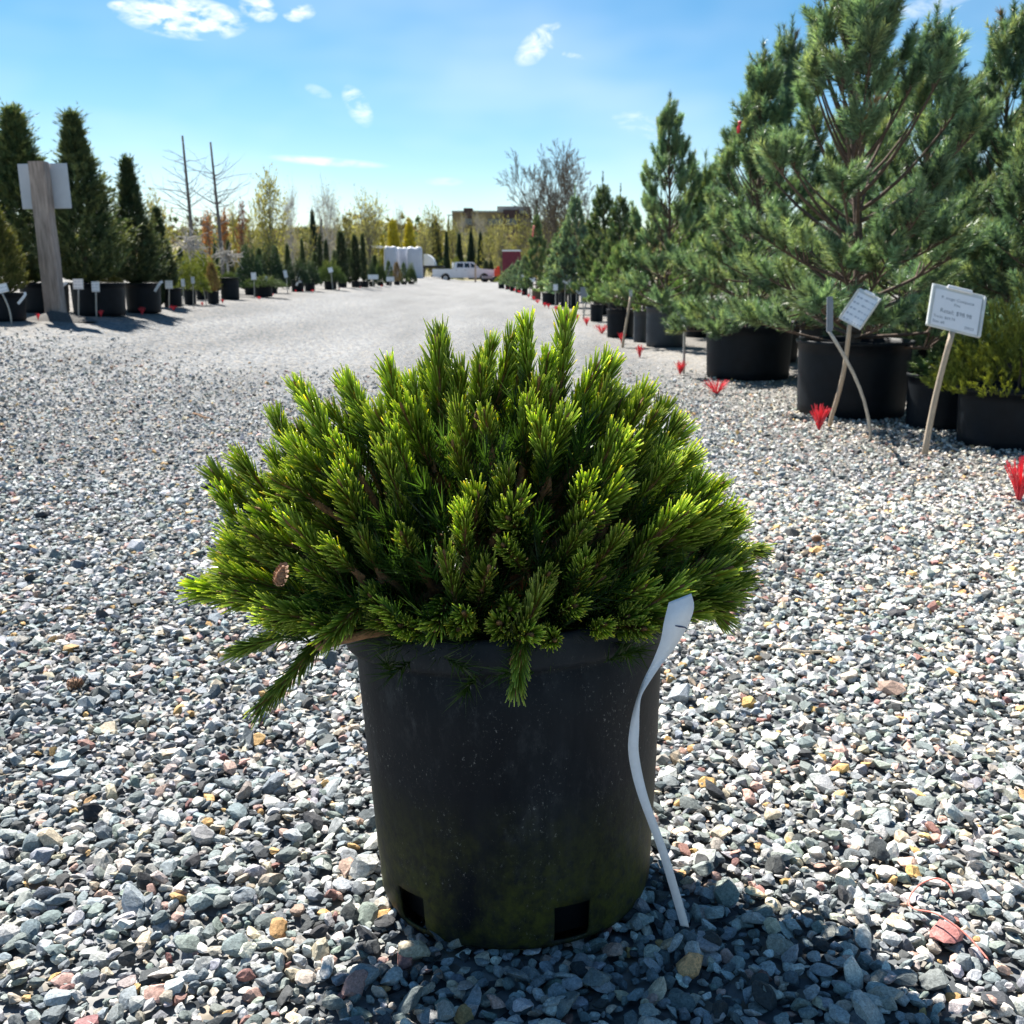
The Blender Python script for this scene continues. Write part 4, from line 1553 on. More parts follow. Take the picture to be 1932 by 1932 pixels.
# ------------------------------------------------------------------ left-hand row
LG = 'potted conifers along the left side of the lane'
potted('potted_juniper', 'yellow green juniper in black pot cut off by the left edge', 'potted tree', -34, 50, 552, 606, 395, CEDAR_GOLD, 105, LG, 1.0)
potted('potted_juniper', 'tallest dark juniper at far left behind the wooden sign post', 'potted tree', 44, 132, 533, 590, 205, CEDAR_A, 225, LG, .4, shift=-.18)
potted('potted_juniper', 'tall pointed dark juniper just right of the wooden sign post', 'potted tree', 140, 239, 533, 596, 214, CEDAR_A, 185, LG, 2.0, shift=-.13)
potted('potted_juniper', 'slender dark juniper with thin brownish tip in the middle of the left trio', 'potted tree', 240, 306, 533, 591, 298, CEDAR_B, 122, LG, 3.3, shift=-.08)
potted('potted_juniper', 'shortest of the three pointed dark junipers on the left', 'potted tree', 310, 345, 543, 579, 392, CEDAR_B, 84, LG, 5.0, shift=-.16)
potted('potted_shrub', 'lime green shrub in small black pot after the pointed junipers', 'potted plant', 348, 371, 545, 574, 488, SHRUB_LIME, 70, LG, 1)
potted('potted_shrub', 'lime green shrub behind the little brown plant on the left', 'potted plant', 371, 392, 539, 565, 480, SHRUB_LIME, 76, LG, 2)
potted('potted_shrub', 'small brown dormant plant in narrow black pot on the left', 'potted plant', 392, 414, 549, 573, 500, SHRUB_BROWN, 34, LG, 3)
potted('potted_shrub', 'big black pot with yellow tag and low trailing plant on the left', 'potted plant', 417, 453, 523, 565, 515, JUNI_LOW, 36, LG, 4)
potted('spreading_juniper', 'low spreading light green juniper spilling over its pot, left of the lane', 'potted plant', 480, 515, 538, 560, 524, JUNI_LOW, 88, LG, 5)
potted('weeping_conifer', 'rounded weeping dark conifer behind the light green spreading juniper', 'potted tree', 462, 486, 530, 556, 462, WEEPER, 56, LG, 1)
potted('weeping_conifer', 'second rounded weeping dark conifer, right of the first', 'potted tree', 500, 524, 528, 553, 460, WEEPER, 56, LG, 2.5)
potted('potted_shrub', 'dark bushy shrub in black pot with white tags, left of a twin pot', 'potted plant', 550, 574, 528, 550, 488, WEEPER, 46, LG, .5)
potted('potted_shrub', 'dark bushy shrub in black pot, right of the twin pot', 'potted plant', 575, 595, 528, 549, 492, WEEPER, 40, LG, 3.5)
potted('spreading_juniper', 'green spreading juniper before the arborvitae group', 'potted plant', 612, 636, 530, 546, 500, JUNI_LOW, 60, LG, 2)
for u, tv, wd, lab, m_ in ((646, 440, 26, 'leftmost of three narrow dark arborvitae in the far left row', CEDAR_COL),
                          (672, 446, 22, 'middle of three narrow dark arborvitae in the far left row', CEDAR_COL),
                          (687, 444, 14, 'rightmost and thinnest of three narrow dark arborvitae', CEDAR_COL)):
    potted('potted_arborvitae', lab, 'potted tree', u - 9, u + 9, 530, 542, tv, m_, wd, LG, u)
for i, (u, tv, w_, m_) in enumerate(((702, 492, 22, WEEPER), (718, 496, 22, JUNI_LOW), (734, 492, 22, SPRUCE), (749, 498, 22, SHRUB_BROWN), (762, 496, 22, SPRUCE), (776, 504, 22, JUNI_LOW))):
    potted('potted_shrub', ('dark mounded', 'low green', 'small dark upright', 'low brownish', 'small pale green upright', 'last low green')[i] + ' plant before the white bundles, far end of left row',
           'potted plant', u - 6, u + 6, 531, 540 - i * .8, tv, m_, w_, LG, i)
# dark columnar evergreens behind the left row
for i, (u, Y, tv, wd, lab) in enumerate(((545, 34, 462, 30, 'dark upright evergreen behind the weeping conifers'), (573, 36, 452, 26, 'dark evergreen block left of the pale gap'),
                                        (606, 40, 448, 13, 'thin dark column evergreen standing in front of the pale ground'), (618, 38, 455, 14, 'thin dark column evergreen beside its twin'),
                                        (300, 16, 430, 40, 'dark evergreen filling the gap behind the shortest pointed juniper'), (205, 15, 372, 60, 'olive juniper behind the gap of the two tall left junipers'),
                                        (435, 26, 455, 34, 'dark evergreen behind the big black pot'), (410, 27, 460, 30, 'dark evergreen behind the lime shrubs'),
                                        (660, 48, 470, 40, 'dark evergreen behind the arborvitae trio'), (466, 29, 464, 46, 'dark green mass behind the first weeping conifer'), (492, 31, 470, 44, 'green mass between the two weeping conifers'),
                                        (522, 33, 466, 48, 'dark green mass behind the second weeping conifer'), (596, 42, 478, 40, 'green bush behind the twin dark pots'), (634, 46, 474, 36, 'green bush left of the arborvitae trio'),
                                        (385, 25, 476, 50, 'green bush behind the lime shrubs and bare saplings'), (345, 22, 470, 44, 'green bush right of the shortest pointed juniper'), (708, 62, 482, 34, 'green bush right of the arborvitae trio'))):
    p = AT(u, 540, Y)
    p[2] = float(gz(p[0], p[1]))
    k_ = CEDAR_COL if wd < 20 else (CEDAR_GOLD if 'olive' in lab else CEDAR_B)
    H = AT(u, tv, Y)[2] - p[2]
    plant_only('evergreen', lab, 'tree', p, H, k_[:2], k_[2], i, 'evergreens behind the left row', wd * px(p) / 2 / k_[3] / (H / k_[2]))


# ------------------------------------------------------------------ wooden sign post
def sign_post():
    b = G(98, 601)
    c = b + np.array([0, .12, 0])
    m = px(c)
    z1 = AT(70, 305, c[1])[2]
    h = z1 - b[2]
    x_top = AT(82, 305, c[1])[0] - c[0]
    wpost = 29 * m
    root = thing('sign_post', 'weathered grey wooden post with two blank white sign backs, leaning left', 'sign', (c[0], c[1], b[2] - .02), (0, rad(-1.0), 0))
    wood = surf('weathered_wood', (.36, .29, .25), .85, .45, 5, .5, 30, stretch=(6, 6, .7))
    mb = MB()
    n = 9
    V, F = [], []
    for k in range(n):
        t = k / (n - 1)
        w = wpost / 2 * (1.08 - .08 * t)
        for sx, sy in ((-1, -1), (-.82, -1.02), (.8, -1.02), (1, -.85), (1, 1), (-1, 1)):
            V.append((x_top * 0 + sx * w + .004 * math.sin(k * 2 + sx), sy * w * .8, h * t + .02))
    for k in range(n - 1):
        for i in range(6):
            j = (i + 1) % 6
            F.append((k * 6 + i, k * 6 + j, k * 6 + 6 + j, k * 6 + 6 + i))
    F += [tuple(range(5, -1, -1)), tuple((n - 1) * 6 + i for i in range(6))]
    mb.add(V, F)
    mb.build('post', wood, root)
    sw, sh = 95 * m, 80 * m
    pm_ = surf('sign_back', (.50, .53, .58), .45, .05, 8, metal=.1)
    for s, name_ in ((-1, 'left'), (1, 'right')):
        mb = MB()
        w = sw * .47
        mb.box((s * w * .52, wpost * .45 + .012 + (.006 if s > 0 else 0), h - sh / 2 + .01), (w, .012, sh), 0, None, .006)
        mb.build('sign_panel', pm_, root)
    # small dark mound at the foot
    mb = MB()
    V, F = [(0, 0, .10)], []
    for k in (1, 2, 3):
        for i in range(18):
            a = 2 * math.pi * i / 18
            rr = .09 * k * 1.15 + .02 * math.sin(a * 3)
            V.append((rr * math.cos(a) * 1.4 + .05, rr * math.sin(a), .10 * (1 - k / 3) ** 1.1 - (.02 if k == 3 else 0)))
    for i in range(18):
        F.append((0, 1 + i, 1 + (i + 1) % 18))
        for k in (0, 1):
            a, b_ = 1 + k * 18 + i, 1 + k * 18 + (i + 1) % 18
            F.append((a, a + 18, b_ + 18, b_))
    mb.add(V, F, 0, True)
    o = mb.build('foot_mound', surf('dark_mound', (.075, .07, .065), .95, .4, 30, 1, 60), None, (c[0] + .02, c[1] - .16, b[2] - .01))
    tag(o, 'low dark mound round the foot of the wooden sign post', 'earth')


sign_post()


# ------------------------------------------------------------------ price signs on stakes
def text_mesh(lines, mats):
    """Lettering as one flat mesh: lines = (text, size, x, y)."""
    V, F = [], []
    for s, size, x, y, al in lines:
        cu = bpy.data.curves.new('lettering', 'FONT')
        cu.body = s
        cu.size = size
        cu.align_x = al
        cu.resolution_u = 2
        t = bpy.data.objects.new('lettering', cu)
        COL.objects.link(t)
        bpy.context.view_layer.update()
        me = bpy.data.meshes.new_from_object(t.evaluated_get(bpy.context.evaluated_depsgraph_get()))
        k = len(V)
        V += [(p.co.x + x, -.0, p.co.y + y) for p in me.vertices]
        F += [tuple(i + k for i in p.vertices) for p in me.polygons]
        bpy.data.objects.remove(t)
        bpy.data.curves.remove(cu)
        bpy.data.meshes.remove(me)
    me = bpy.data.meshes.new('lettering')
    me.from_pydata(V, [], F)
    for m in mats:
        me.materials.append(m)
    return me


def price_sign(label, base, card_bottom, card_top, w_px, yaw=0.0, back=0.0, dY=0.0, roll=0.0, bow=0.0, board=None, clip=False, face=None, lettering=None, stake=None, sr=4.5, group='price cards on stakes', hfac=1.0):
    """base = where the stake enters the ground; card given by bottom and top centre."""
    b = G(*base)
    Y = b[1] + dY
    cb, ct = AT(*card_bottom, Y), AT(*card_top, Y)
    root = thing('price_sign', label, 'sign', b, None, group)
    m = px(cb)
    pts, n = [], 8
    for k in range(n + 1):
        t = k / n
        p = (cb - b) * t
        p = p + np.array([bow * m * math.sin(math.pi * t), 0, 0])
        pts.append(p)
    pts[0] = pts[0] - np.array([0, 0, .04])
    wd = sr * m
    MB().tube(pts, [wd / 2] * (n + 1), 6).build('stake', stake or M_METAL, root)
    h = float(np.linalg.norm(ct - cb)) * hfac
    w = w_px * m
    up = Quaternion((0, 1, 0), roll)
    q = Quaternion((0, 0, 1), yaw) @ Quaternion((1, 0, 0), -back) @ up
    loc = cb - b
    mb = MB()
    mb.box((0, 0, h / 2), (w, .008, h), 0, None, min(.004, w * .1))
    bd = mb.build('board', board or M_BOARD, root, loc, q)
    fs = face or M_CARD
    MB().box((0, -.0062, h * .47), (w * .86, .0016, h * .84)).build('card', fs, root, loc, q)
    if clip:
        MB().box((0, -.010, h * .985), (w * .46, .012, h * .085), 0, None, .004).build('clip', M_WHITE, root, loc, q)
        for s in (-1, 1):
            MB().box((s * w * .475, -.009, h * .48), (w * .05, .012, h * .94), 0, None, .003).build('edge_rail', M_BOARD, root, loc, q)
    if lettering:
        obj('lettering', text_mesh(lettering(w, h), [M_TEXT]), root, Vector(loc) + q @ Vector((0, -.0076, 0)), q)
    return root


def sign_text(w, h):
    return [('P. mugo Compacta', h * .10, 0, h * .69, 'CENTER'), ('Pine', h * .09, 0, h * .575, 'CENTER'), ('Retail: $98.98', h * .135, 0, h * .375, 'CENTER'),
            ('Trade: $69.74', h * .09, -w * .40, h * .235, 'LEFT'), ('Size: #5', h * .09, -w * .40, h * .115, 'LEFT'), ('20023', h * .09, w * .36, h * .115, 'RIGHT')]


price_sign('clipboard price sign on a leaning wooden stake in front of the yellow mugo', (1744, 858), (1797, 626), (1823, 553), 108, .10, .35, 0, rad(14), -4, None, True, M_PAPER, sign_text, M_WOODSTAKE, 12, hfac=1.15)
price_sign('price sign turned almost edge on, on a bowed pale stake before the biggest tub', (1563, 803), (1603, 612), (1632, 552), 52, -.75, .35, -.32, rad(24), 8, None, True, M_CARD, None, M_WOODSTAKE, 9, hfac=1.05)
price_sign('grey sign back on a bent stake crossing another stake before the biggest tub', (1645, 830), (1565, 626), (1563, 560), 26, .9, .05, -.3, rad(-2), 16, M_BOARDBACK, False, M_BOARDBACK, None, M_METAL, 7)
price_sign('small white card on a straight stake before the second wide tub', (1290, 703), (1292, 608), (1294, 591), 16, .1, .2, 0, rad(5), 0, None, False, None, None, M_METAL, 5)
price_sign('bare wooden stake with a card hidden in foliage by the small round pine', (1174, 655), (1190, 560), (1192, 546), 9, .8, .1, 0, rad(4), 0, M_BOARDBACK, False, None, None, M_WOODSTAKE, 5)
price_sign('dark oval sign back before the pale blue spruce', (1100, 600), (1106, 570), (1104, 541), 20, .1, .0, 0, rad(-4), 0, M_BOARDBACK, False, M_BOARDBACK, None, M_METAL, 3)
for u, vb_, ct_, cb_, w_, rl, lab in ((1048, 583, 536, 548, 9, 0, 'white card on a stake before the short pine in small black pot'), (1066, 580, 519, 535, 12, .5, 'tilted white card on a tall double stake near the lone dark pine'),
                                      (1077, 580, 530, 545, 7, 0, 'narrow white card left of the tilted bright cards'), (1088, 582, 536, 552, 16, .7, 'wide bright white card leaning right in front of the blue spruce'),
                                      (1100, 590, 526, 538, 8, .2, 'little white card above the dark oval sign back'), (1000, 558, 523, 531, 20, .1, 'wide white card left of the lone dark pine trunk'),
                                      (987, 553, 518, 528, 9, 0, 'white card of the far right row, second left of the lone dark pine'), (974, 549, 518, 526, 11, 0, 'white card at the far end of the right row')):
    price_sign(lab, (u, vb_), (u, cb_), (u, ct_), w_, 0, .1, 0, rl, 0, None, False, None, None, M_METAL, 2)
price_sign('white card on a crooked stake cut off by the left edge', (22, 612), (4, 553), (0, 536), 26, .2, .2, 0, rad(-14), 4, None, False, None, None, M_METAL, 3.2)
price_sign('square white card on a stake, left of two before the tall pointed juniper', (148, 598), (148, 546), (147, 526), 20, 0, .1, 0, 0, 0, None, False, None, None, M_METAL, 3.5)
price_sign('white card on a stake, right of two before the tall pointed juniper', (182, 597), (181, 551), (180, 531), 15, .1, .1, 0, 0, 0, None, False, None, None, M_METAL, 3.2)
price_sign('white card on a stake before the shortest pointed juniper', (319, 584), (319, 545), (318, 529), 14, .1, .1, 0, 0, 0, None, False, None, None, M_METAL, 2.6)
for u, vb_, ct_, cb_, w_, rl, lab in ((346, 582, 526, 541, 7, -.05, 'narrow white card left of the small black pots'), (365, 580, 522, 535, 7, -.1, 'narrow white card over the first lime shrub'),
                                      (389, 574, 528, 540, 6, -.7, 'slanted white card before the small brown plant'), (480, 561, 514, 528, 10, -.1, 'white card above the left part of the spreading juniper'),
                                      (505, 560, 521, 531, 5, -.3, 'narrow white card above the right part of the spreading juniper'), (543, 553, 510, 524, 7, -.35, 'slanted white card left of the twin pots'),
                                      (567, 549, 514, 526, 6, -.4, 'slanted white card on the twin dark pots'), (628, 547, 505, 514, 9, -.4, 'white card over the green spreading juniper'),
                                      (640, 546, 523, 532, 6, -.4, 'white card before the leftmost arborvitae'), (704, 541, 518, 527, 20, 0, 'broad cluster card before the mounded plant at the far left row end'),
                                      (736, 540, 522, 531, 16, 0, 'wide pale card before the last plants of the left row')):
    price_sign(lab, (u, vb_), (u + rl * 8, cb_), (u, ct_), w_, 0, .1, 0, rl * .6, 0, None, False, None, None, M_METAL, 1.6)


# small strap tags looped over pot rims
def strap_tag(label, pts, Y, wpx):
    P = [AT(u, v, Y) for u, v in pts]
    o0 = P[0]
    m = px(o0)
    V, F = [], []
    for k, p in enumerate(P):
        d = P[min(k + 1, len(P) - 1)] - P[max(k - 1, 0)]
        s = np.array([d[2], 0, -d[0]])
        s = s / (np.linalg.norm(s) + 1e-9) * wpx * m / 2
        dy = -.01 * math.sin(math.pi * k / (len(P) - 1))
        for e in (-.001, .001):
            V += [p - o0 - s + [0, dy + e, 0], p - o0 + s + [0, dy + e, 0]]
    for k in range(len(P) - 1):
        a = k * 4
        F += [(a, a + 1, a + 5, a + 4), (a + 2, a + 6, a + 7, a + 3), (a, a + 4, a + 6, a + 2), (a + 1, a + 3, a + 7, a + 5)]
    tag(MB().add(V, F).build('plant_tag', M_STRAP, None, o0), label, 'plant tag', 'white strap tags on pot rims')


def front_y(ul, ur, vt, vb):
    c, rt, rb, h = pot_at(ul, ur, vt, vb)
    return c[1] - rt - .02


strap_tag('white strap tag looped over the pot at the left edge', [(47, 551), (48, 556), (44, 562), (39, 568), (34, 573)], front_y(-34, 50, 552, 606), 5)
strap_tag('white strap tag over the rim of the middle pointed juniper pot', [(307, 531), (303, 533), (299, 539), (295, 545), (292, 550)], front_y(240, 306, 533, 591) , 5)
strap_tag('white tag peeking out right of the wooden sign post', [(126, 533), (122, 536), (118, 540)], front_y(140, 239, 533, 596), 5)
strap_tag('white looped tag on the left of the twin dark pots', [(569, 532), (565, 531), (561, 534), (559, 539)], front_y(550, 574, 528, 550), 4)
strap_tag('white band lying on the soil of the biggest tub', [(1626, 602), (1634, 604), (1645, 607), (1654, 611)], C1[1] - RT1 * .3, 11)

# pink ribbon high on a pine of the right row, and an orange one on the lone dark pine
for uv, Y, lab, wpx_, mm in (((1394, 236), 8.9, 'pink ribbon tied high on the dense second pine', 7, M_RED), ((1006, 432), 37, 'small orange ribbon on the lone dark pine', 4, M_TWINE)):
    p = AT(*uv, Y)
    m = px(p)
    mb = MB()
    mb.tube([(0, 0, 6 * m), (2 * m, -.01, 4 * m), (0, -.02, 0), (-1 * m, -.01, -8 * m), (-.5 * m, 0, -14 * m)], [wpx_ * .35 * m, wpx_ * .6 * m, wpx_ * .35 * m, wpx_ * .55 * m, wpx_ * .4 * m], 5)
    tag(mb.build('ribbon', mm, None, p), lab, 'ribbon')


# ------------------------------------------------------------------ red whisker markers in the gravel
def whisker_mesh(seed, flat=0.0):
    r = random.Random(seed)
    V, F = [], []
    for i in range(56):
        a = r.uniform(0, 6.28)
        t = r.uniform(.05, .42) + flat * r.uniform(.3, .9)
        ln = r.uniform(.7, 1.05)
        d = Vector((math.sin(t) * math.cos(a) + .06 * flat, math.sin(t) * math.sin(a), math.cos(t)))
        s = d.cross(Vector((r.uniform(-1, 1), r.uniform(-1, 1), .3))).normalized() * .014
        q = d.cross(s).normalized() * .014
        b0 = Vector((r.uniform(-.03, .03), r.uniform(-.03, .03), -.05))
        k = len(V)
        m = b0 + d * ln * .55
        e = b0 + d * ln + Vector((d.x, d.y, -.1)) * .12
        for p in (b0, m, e):
            V += [p + s, p - s * .5 + q, p - s * .5 - q]
        for z in (0, 3):
            for i2 in range(3):
                j = (i2 + 1) % 3
                F.append((k + z + i2, k + z + j, k + z + 3 + j, k + z + 3 + i2))
    mb = MB()
    mb.add([v[:] for v in V], F)
    return mb.mesh('strands', [M_RED])


WH = [whisker_mesh(1), whisker_mesh(2), whisker_mesh(3, .6), whisker_mesh(4, .2)]
wr = [((1545, 811), 50, 0, 'red whisker marker at the foot of the crossed stakes'), ((1922, 945), 86, 1, 'tall red whisker marker cut off by the right edge'),
      ((1352, 744), 34, 2, 'flattened red whisker marker before the second wide tub'), ((1283, 706), 27, 3, 'red whisker marker at the foot of the small white card stake'),
      ((1207, 674), 24, 0, 'red whisker marker below the pale grey narrow pot'), ((1173, 648), 21, 1, 'red whisker marker at the foot of the leaning wooden stake'),
      ((1136, 629), 20, 2, 'red whisker marker just above the plant tip, left of the small round pine'), ((1107, 614), 17, 3, 'red whisker marker beside the dark oval sign back')]
wr += [((u, v), h, i % 4, 'red whisker marker in the far dotted line along the right row') for i, (u, v, h) in enumerate(
    ((1090, 606, 14), (1075, 600, 12), (1062, 594, 12), (1049, 587, 11), (1035, 582, 10), (1028, 580, 10), (1014, 572, 9), (1007, 567, 9), (997, 562, 8), (988, 557, 7), (980, 553, 7), (971, 550, 6), (963, 548, 6), (955, 546, 5)))]
wr += [((72, 604), 13, 0, 'red whisker marker left of the sign post foot'), ((191, 599), 14, 1, 'red whisker marker right of the two square cards on the left'),
       ((268, 594), 15, 3, 'upright red whisker marker before the middle pointed juniper'), ((328, 586), 11, 2, 'red whisker marker before the shortest pointed juniper')]
wr += [((u, v), h, i % 4, 'tiny red whisker marker in the far left row') for i, (u, v, h) in enumerate(((382, 578, 9), (420, 573, 9), (489, 565, 7), (514, 559, 6), (558, 552, 5), (572, 551, 5), (590, 551, 5), (640, 547, 4), (680, 544, 4), (720, 542, 4)))]
ORD = 'first second third fourth fifth sixth seventh eighth ninth tenth eleventh twelfth thirteenth fourteenth'.split()
cnt = {}
for (u, v), hpx, k, lab in wr:
    if 'far dotted line' in lab or 'tiny red' in lab:
        i_ = cnt[lab] = cnt.get(lab, -1) + 1
        lab = (ORD[i_] + ' small red whisker beyond the dark oval sign back, along the right row') if 'dotted' in lab else (ORD[i_] + ' tiny red whisker beyond the shortest pointed juniper, along the left row')
    p = G(u, v)
    root = obj('marker_whisker', WH[k], None, (p[0], p[1], p[2] + .005), (0, 0, u * .7), hpx * px(p))
    tag(root, lab, 'marker', 'red whisker markers in the gravel')

# ------------------------------------------------------------------ bare young trees on the left
YT = deciduous(301, 3.0, .95, 3, None, 0, .1, .1, .35, .03, 2, M_PALEBARK, 4)
def whip(label, base, mid, top, seed, r0):
    b = AT(*base, 24.0)
    b[2] = float(gz(b[0], b[1])) - .02
    r = np.random.default_rng(seed)
    mpt, tp = AT(*mid, 24.0), AT(*top, 24.0)
    root = thing('young_bare_tree', label, 'tree', b, None, 'bare young trees behind the left row')
    pts = [np.zeros(3), (mpt - b) * .55 + [0, 0, 0], mpt - b, (mpt + tp) / 2 - b, tp - b]
    MB().tube(pts, [r0 * 1.2, r0 * 1.05, r0 * .9, r0 * .7, r0 * .5], 6).build('trunk', M_GREYBARK, root)
    H = tp[2] - b[2]
    segs = []
    for k in range(40):
        t = r.uniform(.34, .86)
        p = (tp - b) * t
        a = r.uniform(0, 6.28)
        ln = H * (.14 + .28 * (1 - t)) * r.uniform(.6, 1.2)
        d = np.array([math.cos(a), math.sin(a), .35])
        q = p
        rr = r0 * .22
        for _ in range(4):
            d = d + r.normal(size=3) * .15 + np.array([0, 0, .06])
            d /= np.linalg.norm(d)
            q2 = q + d * ln / 4
            segs.append([*q, *q2, rr, rr * .75])
            if r.uniform() < .7:
                e = d + r.normal(size=3) * .6
                e /= np.linalg.norm(e)
                segs.append([*q2, *(q2 + e * ln * .3), rr * .5, rr * .25])
            q, rr = q2, rr * .75
    V, T = seg_prisms(segs, 4)
    obj('branches', tri_mesh('branches', V, T, [M_GREYBARK]), root)['kind'] = 'stuff'


whip('left of two tall bare staked saplings against the sky', (366, 556), (361, 430), (344, 256), 1, .045)
whip('right of two tall bare staked saplings against the sky', (424, 552), (414, 430), (397, 268), 2, .042)
def twister(label, u, v0, v1, wpx, Y, seed):
    """Leafless contorted weeping shrub."""
    r = np.random.default_rng(seed)
    b = AT(u, 540, Y)
    b[2] = float(gz(b[0], b[1]))
    zt = AT(u, v0, Y)[2] - b[2]
    zb = AT(u, v1, Y)[2] - b[2]
    w = wpx * px(b) / 2
    segs = [[0, 0, 0, 0, 0, zb, .03, .025]]
    for k in range(46):
        p = np.array([0, 0, zb + r.uniform(0, .4) * (zt - zb)])
        a = r.uniform(0, 6.28)
        d = np.array([math.cos(a) * 1.2, math.sin(a), r.uniform(.1, 1.0)])
        rr = .014
        for s in range(9):
            d = d + r.normal(size=3) * .42 + np.array([0, 0, -.07 * s * .5])
            d /= np.linalg.norm(d)
            q = p + d * w / 6.5
            q[2] = min(q[2], zt)
            segs.append([*p, *q, rr, rr * .88])
            p, rr = q, rr * .88
    V, T = seg_prisms(segs, 4)
    root = thing('contorted_bare_shrub', label, 'shrub', b, None, 'bare contorted shrubs')
    obj('branches', tri_mesh('branches', V, T, [M_PALEBARK]), root)['kind'] = 'stuff'


twister('pale leafless contorted shrub behind the lime green shrubs', 362, 418, 482, 74, 20.0, 5)
twister('pale leafless weeping shrub with arching twigs above the big black pot', 432, 456, 497, 60, 21.0, 6)

# ------------------------------------------------------------------ background trees
def leafy(seed, H, R, col, nclump=36, per=16, nper=6, lsize=.24, shape='oval', low=.12, r0=.12, twig=5, bark=None):
    """Budding tree: trunk, limbs rising to clumps, twigs and small leaves with gaps between the clumps."""
    r = np.random.default_rng(seed)
    segs = [[0, 0, 0, .02 * H, 0, H * .35, r0, r0 * .7], [.02 * H, 0, H * .35, 0, 0, H * .75, r0 * .7, r0 * .3]]
    P, D, L = [], [], []
    for _ in range(nclump):
        t = r.uniform(0, 1) ** .85
        f = {'oval': math.sin(math.pi * min(1, t * .88 + .1)) ** .6, 'column': (.55 + .45 * math.sin(math.pi * t)) * (1 - t ** 5), 'fan': (.25 + .75 * t) * (1 - t ** 6) ** .5}[shape]
        a = r.uniform(0, 6.28)
        q = R * .9 * f * r.uniform(.1, 1) ** .55
        c = np.array([q * math.cos(a), q * math.sin(a), H * (low + (.97 - low) * t)])
        z0 = max(.06 * H, c[2] * .45 - .1 * q)
        b = np.array([.02 * H * min(1, z0 / H * 2.8), 0, z0])
        m = b * .45 + c * .55 + np.array([0, 0, -.06 * H * (q / R)])
        segs.append([*b, *m, r0 * .32, r0 * .22])
        segs.append([*m, *c, r0 * .22, r0 * .10])
        sp = R * .17 + .02 * H
        pts = c + r.normal(size=(per, 3)) * sp * np.array([1, 1, 1.25])
        for p in pts:
            P.append(p)
            D.append((p - c) / sp + np.array([0, 0, 1.0]))
            L.append(H * .05)
        for p in pts[:twig]:
            segs.append([*(m * .3 + c * .7), *p, r0 * .09, r0 * .04])
    S = np.array(segs)
    S[:, 6:8] = np.maximum(S[:, 6:8], .012)
    V, T = seg_prisms(S, 4)
    tr = tri_mesh('trunk', V, T, [bark or M_GREYBARK])
    V, T, C = blades(P, D, L, nper, lsize, lsize * .5, .8, r, col, .25, .6, -.2, 1.15)
    return tr, tri_mesh('crown', V, T, [M_LEAF], C), H, R


OLIVE, YELLOW, PALE, RUST, GREY, WINE = (.17, .175, .045), (.25, .22, .03), (.24, .25, .12), (.24, .11, .05), (.14, .15, .12), (.13, .06, .045)
DT = {'round': leafy(401, 8, 3.2, (.33, .33, .15), 46, 18, 6, .22, 'fan', .2, .16, 8), 'tall': leafy(402, 9, 2.4, (.33, .33, .11), 52, 18, 7, .24, 'oval', .12, .14, 5),
      'wisp': leafy(403, 8, 2.8, (.30, .29, .19), 46, 14, 2, .16, 'fan', .2, .12, 12, M_PALEBARK), 'yellow': leafy(404, 6, 2.0, (.33, .31, .09), 40, 16, 7, .22, 'oval', .1, .11),
      'rust': leafy(405, 5, .9, (.33, .15, .065), 26, 16, 6, .18, 'column', .1, .08), 'wine': leafy(406, 5, .7, (.17, .07, .05), 24, 16, 7, .17, 'column', .1, .08),
      'olive': leafy(407, 7, 2.8, (.21, .215, .085), 44, 17, 6, .24, 'oval', .08, .13), 'brown': leafy(408, 7, 2.8, (.22, .17, .09), 44, 16, 3, .17, 'oval', .1, .13, 10)}
GOLD = cedar_parts(120, 5, 1.6, (.36, .33, .03), 1300, .22, .09, 9, 'cone', (.60, .52, .04), .42, belly=.2) + (5, 1.6)
FIR = cedar_parts(121, 8, 2.0, (.026, .056, .044), 2400, .34, .10, 9, 'cone', (.05, .085, .06), .95, up=.15) + (8, 2.0)
